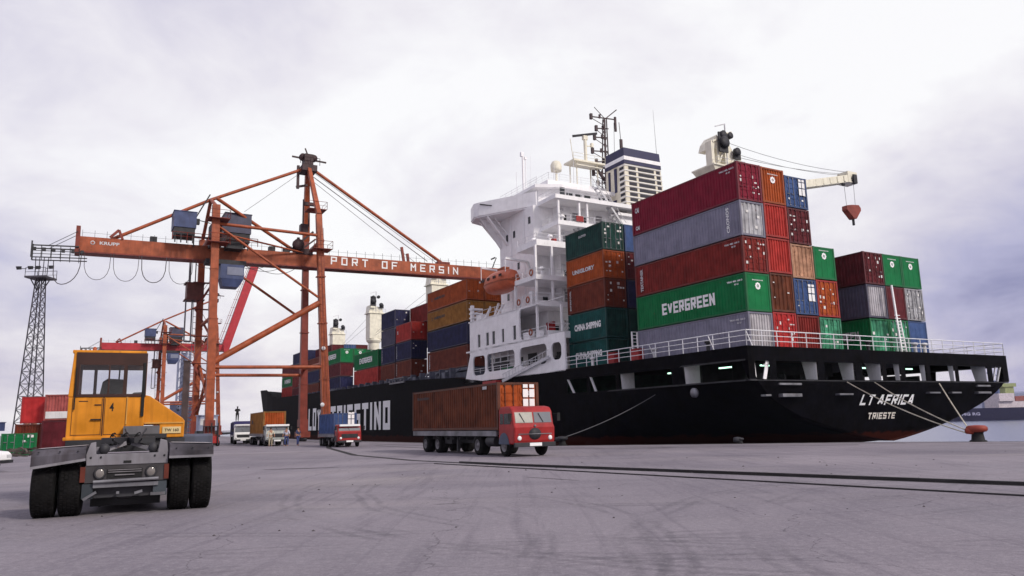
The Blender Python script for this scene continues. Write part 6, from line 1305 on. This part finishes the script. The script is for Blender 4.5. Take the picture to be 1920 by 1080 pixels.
tag(b.obj('scrap_heap', paint('scrap', (.09, .07, .06), .8, .5, .3, .4)), 'heap of dark scrap metal and timber on the ground', 'scrap', kind='stuff')
cb_ = empty('electric_cabinet', (-44.5, 66, 2.0), 0, 'small blue box on a pole beside the lattice mast', 'cabinet')
b = MB(); b.box(-.45, .45, -.2, .2, 0, .7); b.box(-.5, .5, -.25, .25, .7, .76); b.obj('box', M['blue_box'], cb_)
b = MB(); b.bar((0, 0, -2), (0, 0, 0), .14); b.bar((-.3, 0, -2), (.3, 0, -2), .2); b.obj('pole', M['sticker'], cb_)
yg = empty('yard_gantry', (-78, 148, 0), .2, 'pale orange portal crane at the left edge of the picture', 'portal crane')
b = MB(); b.bar((-14, 0, 7.6), (5.5, 0, 7.4), 1.0, .9)
for x in (-14, 5): b.bar((x, -3, 0), (x, 0, 7.4), .6); b.bar((x, 3, 0), (x, 0, 7.4), .6); b.bar((x, -3, .4), (x, 3, .4), .6)
b.obj('portal', paint('portal_orange', (.50, .26, .14), .6, .1, .1), yg)
b = MB(); b.box(-3, -1, -1, 1, 8.1, 9.2); b.box(-1.4, -.2, -1, .4, 5.5, 6.9); b.obj('trolley', M['chalk'], yg)
# car at the left edge
car = empty('parked_car', (-25.62, 35.2, 0), 0, 'white car showing only its front end at the left edge of the picture', 'car')
b = MB(); b.prism_y([(-2.1, .35), (2.05, .35), (2.12, .55), (2.08, .80), (1.95, .90), (.95, 1.0), (.35, 1.42), (-1.3, 1.46), (-2.0, 1.0), (-2.12, .8)], -.82, .82); recalc(b.obj('body', M['white_clean'], car, bevel=.06))
for s_ in (-1, 1):
    b = MB(); b.prism_y([(-1.25, 1.0), (.72, 1.0), (.28, 1.36), (-1.15, 1.38)], min(s_ * .80, s_ * .832), max(s_ * .80, s_ * .832)); recalc(b.obj('side_window', M['glass'], car))
    b = MB(); b.box(2.07, 2.12, s_ * .62 - .16, s_ * .62 + .16, .62, .76); b.obj('headlight', M['chalk'], car)
    for x in (-1.3, 1.3):
        w = empty('wheel', (x, s_ * .74, .31)); w.parent = car
        b = MB(); b.lathe((0, 0, 0), [(0, -.09), (.2, -.09), (.31, -.07), (.31, .07), (.2, .09), (0, .09)], 18, 'y'); b.obj('tyre', M['tyre'], w)
        b = MB(); b.lathe((0, s_ * .095, 0), [(0, -.01), (.18, -.01), (.18, .01), (0, .01)], 14, 'y'); b.obj('rim', M['rim'], w)
b = MB(); b.hexa([(.96, -.7, 1.02), (.99, -.7, 1.02), (.99, .7, 1.02), (.96, .7, 1.02)], [(.42, -.62, 1.38), (.45, -.62, 1.38), (.45, .62, 1.38), (.42, .62, 1.38)]); b.obj('windscreen', M['glass'], car)
b = MB(); b.box(2.06, 2.2, -.8, .8, .38, .52); b.obj('bumper', M['dark'], car)
# dark ladder post and a small cabin beside the crane legs
lp = empty('ladder_post', (-32.4, 75, 0), YAW, 'dark steel post with ladder standing left of the crane legs', 'post')
b = MB(); b.bar((0, 0, 0), (0, 0, 8.4), .55, .4); b.box(-.35, .35, -.3, .3, 8.4, 8.5); b.obj('post', paint('post_brown', (.06, .035, .035), .6, .3, .3), lp)
b = MB(); b.bar((.75, 0, 0), (.75, 0, 8.1), .07)
for k in range(22): b.bar((.25, 0, .4 + k * .36), (.75, 0, .4 + k * .36), .05)
b.obj('ladder', M['crane_dark'], lp)
sc_ = empty('site_cabin', (-34.0, 84.6, 0), YAW, 'small pale blue cabin on dark legs at the foot of the crane', 'cabin')
b = MB(); b.box(-1.0, 1.0, -.8, .8, 1.6, 3.2); b.box(-1.1, 1.1, -.9, .9, 3.2, 3.3); b.obj('cabin_wall', paint('cabin_blue', (.30, .34, .48), .5, .15, .2), sc_)
b = MB(); b.box(-.8, .8, -.83, -.80, 2.2, 2.9); b.obj('window', M['chalk'], sc_)
b = MB(); b.box(-1.1, 1.1, -.9, .9, 1.2, 1.6)
for x in (-.9, .9): b.bar((x, -.7, 0), (x, -.7, 1.3), .25); b.bar((x, .7, 0), (x, .7, 1.3), .25)
b.obj('leg_frame', M['dark'], sc_)
fk = empty('forklift', (-32.0, 80.5, 0), YAW + .3, 'small red forklift partly hidden at the foot of the crane leg', 'forklift')
b = MB(); b.hexa([(-.6, -1, .3), (.6, -1, .3), (.6, 1, .3), (-.6, 1, .3)], [(-.55, -.9, 1.0), (.55, -.9, 1.0), (.55, .8, 1.2), (-.55, .8, 1.2)]); b.obj('body', M['red'], fk, bevel=.05)
b = MB(); b.box(-.55, .55, -.7, .5, 2.0, 2.08)
for x in (-.5, .5): b.bar((x, -.7, 1), (x, -.6, 2), .07); b.bar((x, .5, 1.1), (x, .45, 2), .07); b.bar((x * .7, -1.1, .1), (x * .7, -1.1, 2.4), .1)
b.obj('overhead_guard', M['dark'], fk)
for x in (-.55, .55):
    for y in (-.7, .7): b = MB(); b.lathe((x, y, .3), [(0, -.1), (.3, -.1), (.3, .1), (0, .1)], 14, 'x'); b.obj('wheel', M['tyre'], fk)
# ------------------------------------------------------------------ far harbour
HZ = lambda n, c: paint(n, c, .8, .1, .1)  # far paints: bluish haze is mixed into the colours themselves
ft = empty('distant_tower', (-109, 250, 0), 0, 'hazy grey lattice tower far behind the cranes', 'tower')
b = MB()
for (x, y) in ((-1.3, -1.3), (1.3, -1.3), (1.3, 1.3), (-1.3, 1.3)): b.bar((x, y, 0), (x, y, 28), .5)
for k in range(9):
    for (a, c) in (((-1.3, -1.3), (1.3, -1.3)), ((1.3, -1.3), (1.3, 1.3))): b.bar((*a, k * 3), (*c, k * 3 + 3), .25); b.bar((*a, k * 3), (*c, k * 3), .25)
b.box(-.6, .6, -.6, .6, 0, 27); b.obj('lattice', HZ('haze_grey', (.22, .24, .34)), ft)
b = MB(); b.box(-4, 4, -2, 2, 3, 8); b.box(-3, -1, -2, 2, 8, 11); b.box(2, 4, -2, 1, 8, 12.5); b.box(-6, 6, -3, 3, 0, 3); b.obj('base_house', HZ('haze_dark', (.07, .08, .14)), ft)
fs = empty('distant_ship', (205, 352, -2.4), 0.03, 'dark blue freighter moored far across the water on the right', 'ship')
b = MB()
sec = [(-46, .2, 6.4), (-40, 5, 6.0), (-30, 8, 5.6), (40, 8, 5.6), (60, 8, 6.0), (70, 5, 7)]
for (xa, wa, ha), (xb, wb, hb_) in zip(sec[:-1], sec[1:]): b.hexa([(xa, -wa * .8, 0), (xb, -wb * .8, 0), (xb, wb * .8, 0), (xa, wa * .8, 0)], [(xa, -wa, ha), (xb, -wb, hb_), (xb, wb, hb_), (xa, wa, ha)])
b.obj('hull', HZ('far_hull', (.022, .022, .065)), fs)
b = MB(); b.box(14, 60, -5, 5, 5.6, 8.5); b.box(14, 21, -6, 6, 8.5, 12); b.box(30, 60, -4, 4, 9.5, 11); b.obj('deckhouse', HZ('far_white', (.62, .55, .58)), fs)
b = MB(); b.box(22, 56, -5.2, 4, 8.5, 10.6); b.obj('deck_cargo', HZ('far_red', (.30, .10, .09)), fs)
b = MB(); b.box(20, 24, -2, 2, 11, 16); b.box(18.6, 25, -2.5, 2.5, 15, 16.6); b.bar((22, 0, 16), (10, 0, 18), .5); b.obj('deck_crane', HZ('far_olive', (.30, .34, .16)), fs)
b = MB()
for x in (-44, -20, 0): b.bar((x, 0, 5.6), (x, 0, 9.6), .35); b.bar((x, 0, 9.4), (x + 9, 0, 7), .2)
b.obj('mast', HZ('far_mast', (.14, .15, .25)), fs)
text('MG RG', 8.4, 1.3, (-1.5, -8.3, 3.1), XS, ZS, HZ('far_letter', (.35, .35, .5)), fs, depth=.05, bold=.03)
for k, (x, y, hgt) in enumerate(((330, 520, 25), (346, 540, 21))):
    fc_ = empty('distant_crane', (x, y, -1), .3, ['hazy blue harbour crane standing behind the far ship, left one', 'hazy blue harbour crane standing behind the far ship, right one'][k], 'harbour crane', 'hazy cranes across the harbour')
    b = MB()
    for dx_ in (-3, 3): b.bar((dx_, 0, 0), (dx_ * .4, 0, hgt * .6), 1.2)
    b.box(-4, 3, -2, 2, hgt * .55, hgt * .75); b.bar((0, 0, hgt * .7), (-9, 0, hgt * 1.15), .8); b.bar((0, 0, hgt * .7), (1, 0, hgt * 1.05), .7); b.bar((1, 0, hgt * 1.05), (-9, 0, hgt * 1.15), .4)
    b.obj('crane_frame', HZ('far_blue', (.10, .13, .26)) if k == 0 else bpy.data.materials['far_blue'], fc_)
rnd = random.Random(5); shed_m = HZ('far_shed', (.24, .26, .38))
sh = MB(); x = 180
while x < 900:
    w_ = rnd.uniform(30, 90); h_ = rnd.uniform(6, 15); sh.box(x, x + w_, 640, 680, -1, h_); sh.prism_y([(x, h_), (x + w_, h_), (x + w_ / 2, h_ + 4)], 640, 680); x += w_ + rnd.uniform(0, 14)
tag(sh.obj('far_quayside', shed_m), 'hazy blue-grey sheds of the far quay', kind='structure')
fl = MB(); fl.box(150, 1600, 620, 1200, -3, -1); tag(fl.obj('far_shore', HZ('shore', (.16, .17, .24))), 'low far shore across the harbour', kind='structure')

# ------------------------------------------------------------------ further detail
rnd = random.Random(11)
# superstructure: doors, windows, lamps, vents and pipes on the aft walls of every level
DOORM = paint('door_grey', (.30, .29, .31), .5, .15, .2)
for lv, z in enumerate((6.35, 9.75, 13.08, 15.7, 19.12, 21.75)):
    yy = 27.2 if lv < 2 else 27.3
    for k, x in enumerate((1.4, 3.2, 5.0, 6.8) if lv < 2 else (2.9, 4.2, 5.7, 7.3)):
        if (k + lv) % 2 == 0:
            b = MB(); b.box(x, x + .75, yy - .05, yy - .005, z + .1, z + 1.95); b.obj('door', DOORM, sup)
        else:
            b = MB(); b.box(x, x + .5, yy - .04, yy - .005, z + 1.0, z + 1.6); b.obj('window', M['glass'], sup)
        b = MB(); b.tube((x - .25, yy - .12, z), (x - .25, yy - .12, z + 2.3), .05, 6); b.obj('pipe', WH, sup)
    b = MB(); b.bar((2.6, yy - .3, z + 2.1), (2.6, yy, z + 2.2), .06); b.box(2.45, 2.75, yy - .5, yy - .3, z + 1.95, z + 2.15); b.obj('deck_lamp', M['chalk'], sup)
for (x, y, z, h_) in ((-1.6, 26.6, 13.05, 1.3), (-.9, 27.4, 13.05, .9), (-1.2, 25.2, 15.65, 1.0), (.4, 26, 19.1, 1.2), (-1.2, 26.6, 19.1, .8), (2.0, 26, 21.7, .9), (3.3, 26.2, 9.75, 1.2)):
    b = MB(); b.tube((x, y, z), (x, y, z + h_), .16, 8); b.lathe((x, y, z + h_), [(0, .35), (.2, .3), (.32, .12), (.3, 0), (.16, -.02)], 12); b.obj('vent', WH, sup)
for (y, z) in ((26.0, 13.1), (25.2, 15.7), (25.6, 9.8), (27.8, 13.1)):
    b = MB(); b.lathe((-2.46, y, z + .55), [(.22, -.04), (.34, -.04), (.34, .04), (.22, .04), (.22, -.04)], 14, 'x'); b.obj('lifebuoy', M['crane'], sup)
for z in (14.6, 17.2, 19.8):   # weld seams and rain gutters on the tower
    b = MB(); b.box(-.035, -.001, 28.6, 35.8, z, z + .04); b.obj('seam', WH, sup)
for y in (30.4, 33.2):
    b = MB(); b.tube((-.08, y, 13.1), (-.08, y, 24.2), .045, 6); b.obj('pipe', WH, sup)
b = MB()
for k in range(9): b.bar((-2.9, 35.4 + k * .01, 24.6 + k * .16), (-2.9, 35.7, 24.6 + k * .16), .02)
b.bar((-3.0, 34.9, 25.8), (-2.2, 33.6, 25.4), .1, .1); b.obj('wing_fitting', M['dark'], sup)
b = MB()
for k in range(5): b.bar((.5 + k * 1.1, 28.7 if k < 2 else 28.3, 24.45), (.5 + k * 1.1, 28.7 if k < 2 else 28.3, 25.9), .05)
b.obj('stanchion', M['rail'], sup)
for k in range(4):    # antennas over the bridge
    x = 4.4 + k * 3.2; b = MB(); b.tube((x, 31 + k * .7, 28.2), (x + .1, 31 + k * .7, 30.2 + (k % 2) * 1.4), .03, 5); b.obj('aerial', M['chalk'], sup)
b = MB(); b.bar((11.6, 33, 32), (13.2, 33, 30.2), .3, .25); b.bar((11.8, 33, 31.6), (13.2, 33, 31.9), .2, .2); b.obj('mast_arm', bpy.data.materials['mast_brown'], ship)
# things on the poop deck behind the rail
for (x, y, c_) in ((-1.2, 17.2, 'white'), (-1.2, 8.8, 'chalk'), (-1.0, 3.1, 'dark'), (17.5, -.9, 'chalk'), (18.6, -1.0, 'sticker'), (11.6, -.9, 'dark')):
    b = MB(); b.tube((x, y, DK), (x, y, DK + .7), .14, 8); b.lathe((x, y, DK + .7), [(0, .22), (.22, .18), (.26, 0), (.12, -.02)], 10); b.obj('vent', M[c_], ship)
# crane: stairs on the landside legs, boom walkway boxes, leg platforms
for cr in [o for o in SC.objects if o.name.startswith('quay_crane')]:
    b = MB()
    for k in range(5):
        z0 = 3 + k * 3.2; a = Vector((.9 if k % 2 else -.9, 8.6, z0)); c = Vector((-.9 if k % 2 else .9, 8.6, z0 + 3.2)); b.bar(a, c, .08, .25); b.bar(a + ZS * .9, c + ZS * .9, .05); b.box(min(a.x, c.x) - .4, max(a.x, c.x) + .4, 8.2, 9.1, z0 + 3.15, z0 + 3.2)
    b.obj('stairs', M['crane_dark'], cr)
    for (x, y, z) in ((0, 0, 21.9), (0, 0, 24.6), (11.5, 0, 22.2), (12.1, 9.5, 22.0), (11.3, 2, 27.5)):
        b = MB(); b.box(x - 1.1, x + 1.1, y - 1.1, y + 1.1, z, z + .06); rail(b, (x - 1.1, y - 1.1, z), (x + 1.1, y - 1.1, z), .95, bars=2, r=.02, pr=.03); rail(b, (x + 1.1, y - 1.1, z), (x + 1.1, y + 1.1, z), .95, bars=2, r=.02, pr=.03); b.obj('platform', M['crane_dark'], cr)
    for (x, z) in ((-6.5, 22.1), (2.6, 22.2), (6.3, 22.2), (8.0, 22.2)):
        b = MB(); b.box(x, x + .7, 3.5, 4.3, z, z + .8); b.obj('electric_box', M['dark'], cr)
    b = MB()
    for k in range(3): b.path(sag((1.5 + k * 1.4, 3.1, 20.7), (6.5 + k * 1.6, 3.1, 20.7), .7 + .2 * k), .03, 4)
    b.obj('hanging_cable', bpy.data.materials['cable_dark'], cr)
    for zz in (4.2, 10.6):
        b = MB(); b.lathe((11.9, -.55, zz), [(0, -.04), (.22, -.03), (.25, .04), (0, .05)], 12, 'y'); b.obj('work_lamp', M['chalk'], cr)
    b = MB()
    for k in range(30): b.bar((12.4 - k * .045 * .9, -.6, .8 + k * .8), (12.75 - k * .045 * .9, -.6, .8 + k * .8), .04)
    b.bar((12.4, -.6, .8), (11.2, -.6, 24.8), .05); b.bar((12.75, -.6, .8), (11.55, -.6, 24.8), .05); b.obj('ladder', M['crane_dark'], cr)
# tractor: hoses, beacon, mirrors, mud flaps, dirt rims
b = MB()
for k in range(3):
    x = -.35 + k * .28; pts = [Vector((x + .06 * math.cos(i * .9), 1.0 + .035 * i, 1.62 + .06 * math.sin(i * .9) - .25 * math.sin(math.pi * i / 26))) for i in range(27)]; b.path(pts, .014, 5)
b.obj('air_hose', M['black'], tt)
b = MB(); b.path(sag((-.3, -.3, 1.5), (.4, 1.9, 1.72), .22), .022, 6); b.path(sag((.3, -.2, 1.5), (-.1, 1.9, 1.72), .18), .018, 6); b.obj('hydraulic_hose', M['dark'], tt)
b = MB(); b.tube((cx0 + .5, cy0 + .5, ZC2), (cx0 + .5, cy0 + .5, ZC2 + .03), .06, 10); b.lathe((cx0 + .5, cy0 + .5, ZC2 + .03), [(.05, 0), (.05, .08), (0, .1)], 10)
b.obj('roof_beacon', M['crane'], tt)
b = MB(); b.lathe((cx0 + 1.1, cy0 + 1.35, ZC1 + .18), [(.19, -.015), (.21, 0), (.19, .015), (.17, 0), (.19, -.015)], 18, 'y'); b.bar((cx0 + 1.1, cy0 + 1.37, ZC1 - .2), (cx0 + 1.1, cy0 + 1.37, ZC1 + .15), .05); b.obj('steering_wheel', M['black'], tt)
for (x0, x1) in ((-1.82, -.86), (.92, 1.84)):
    b = MB(); b.box(x0, x1, .70, .72, .45, 1.05); b.obj('mud_flap', M['black'], tt)
b = MB()
for x in (-1.7, -1.3, -.95, 1.05, 1.4, 1.75): b.lathe((x, -.715, 1.30), [(0, -.008), (.018, -.006), (.02, 0)], 8, 'y')
for x in (-.7, -.5, .6, .8): b.lathe((x, -.625, 1.16), [(0, -.012), (.022, -.01), (.024, 0)], 8, 'y')
b.obj('bolts', M['dark'], tt)
b = MB(); b.bar((-.2, -.64, .80), (.2, -.64, .80), .02); b.bar((-.34, -.64, .90), (.34, -.64, .90), .015); b.bar((-.34, -.64, .86), (.34, -.64, .86), .015); b.obj('grille_bar', M['rim'], tt)
b = MB(); b.bar((cx0 + .15, cy0 - .05, 2.2), (cx0 + .15, cy0 - .05, 3.2), .03); b.box(cx0 + .55, cx0 + .8, cy0 - .05, cy0 - .02, 1.95, 1.98); b.obj('grab_handle', M['black'], tt)
b = MB(); b.box(-1.3, -.95, 2.02, 2.3, .55, 1.18); b.tube((-1.25, 2.6, .8), (-1.25, 3.6, .8), .28, 14); b.obj('fuel_tank', GRD, tt)
# small grit on the apron
b = MB()
for k in range(90):
    y = rnd.uniform(7, 34); x = rnd.uniform(-.6, .66) * y; r_ = rnd.uniform(.006, .022) * (1 + y / 24)
    v = [(x + r_ * rnd.uniform(.6, 1.3) * math.cos(a), y + r_ * rnd.uniform(.6, 1.3) * math.sin(a), .003) for a in (0, 1.3, 2.6, 3.8, 5)] + [(x, y, r_ * .8)]
    b.add(v, [(i, (i + 1) % 5, 5) for i in range(5)])
tag(b.obj('grit', paint('grit_dark', (.07, .06, .065), .9, .4, .2)), 'scattered small stones and grit on the apron', kind='stuff')

# ------------------------------------------------------------------ separate pieces of a kind become parts of their own
def explode(o):
    me = o.data; n = len(me.vertices); par = list(range(n))
    def find(i):
        while par[i] != i: par[i] = par[par[i]]; i = par[i]
        return i
    for p in me.polygons:
        vs = list(p.vertices); r0 = find(vs[0])
        for v in vs[1:]: par[find(v)] = r0
    isl = {}
    for p in me.polygons: isl.setdefault(find(p.vertices[0]), []).append(p)
    if len(isl) < 2: return
    for k, ps in enumerate(isl.values()):
        idx = {}; vs = []; fs = []; sm = []
        for p in ps:
            f = []
            for v in p.vertices:
                if v not in idx: idx[v] = len(vs); vs.append(tuple(me.vertices[v].co))
                f.append(idx[v])
            fs.append(f); sm.append(p.use_smooth)
        m2 = bpy.data.meshes.new(o.name.split('.')[0]); m2.from_pydata(vs, [], fs); m2.polygons.foreach_set('use_smooth', sm); m2.materials.append(me.materials[0]); m2.update()
        c = o.copy(); c.data = m2; COL.objects.link(c); c.parent = o.parent
    bpy.data.objects.remove(o)
for o in list(SC.objects):
    if o.type == 'MESH' and not o.children and o.name.split('.')[0] in ('post', 'doorway', 'louvre', 'lifting_arm', 'step_plate', 'shackle', 'corner_bracket', 'liferaft_canister', 'red_box', 'mooring_gear', 'boat_window', 'stay_bracket', 'fender_strip', 'landing_gear', 'mooring_bulkhead'):
        explode(o)

# ------------------------------------------------------------------ thin harbour haze
hzb = MB(); hzb.box(-1150, 950, -60, 1180, -8, 60); hz = hzb.obj('haze', bpy.data.materials.new('haze')); tag(hz, 'thin pale haze over the harbour', kind='stuff')
hm = hz.data.materials[0]; hm.use_nodes = True; hm.node_tree.nodes.clear(); vo_ = hm.node_tree.nodes.new('ShaderNodeVolumePrincipled'); ho = hm.node_tree.nodes.new('ShaderNodeOutputMaterial')
vo_.inputs['Color'].default_value = (.86, .86, .94, 1); vo_.inputs['Density'].default_value = 0.00008; hm.node_tree.links.new(vo_.outputs[0], ho.inputs['Volume'])
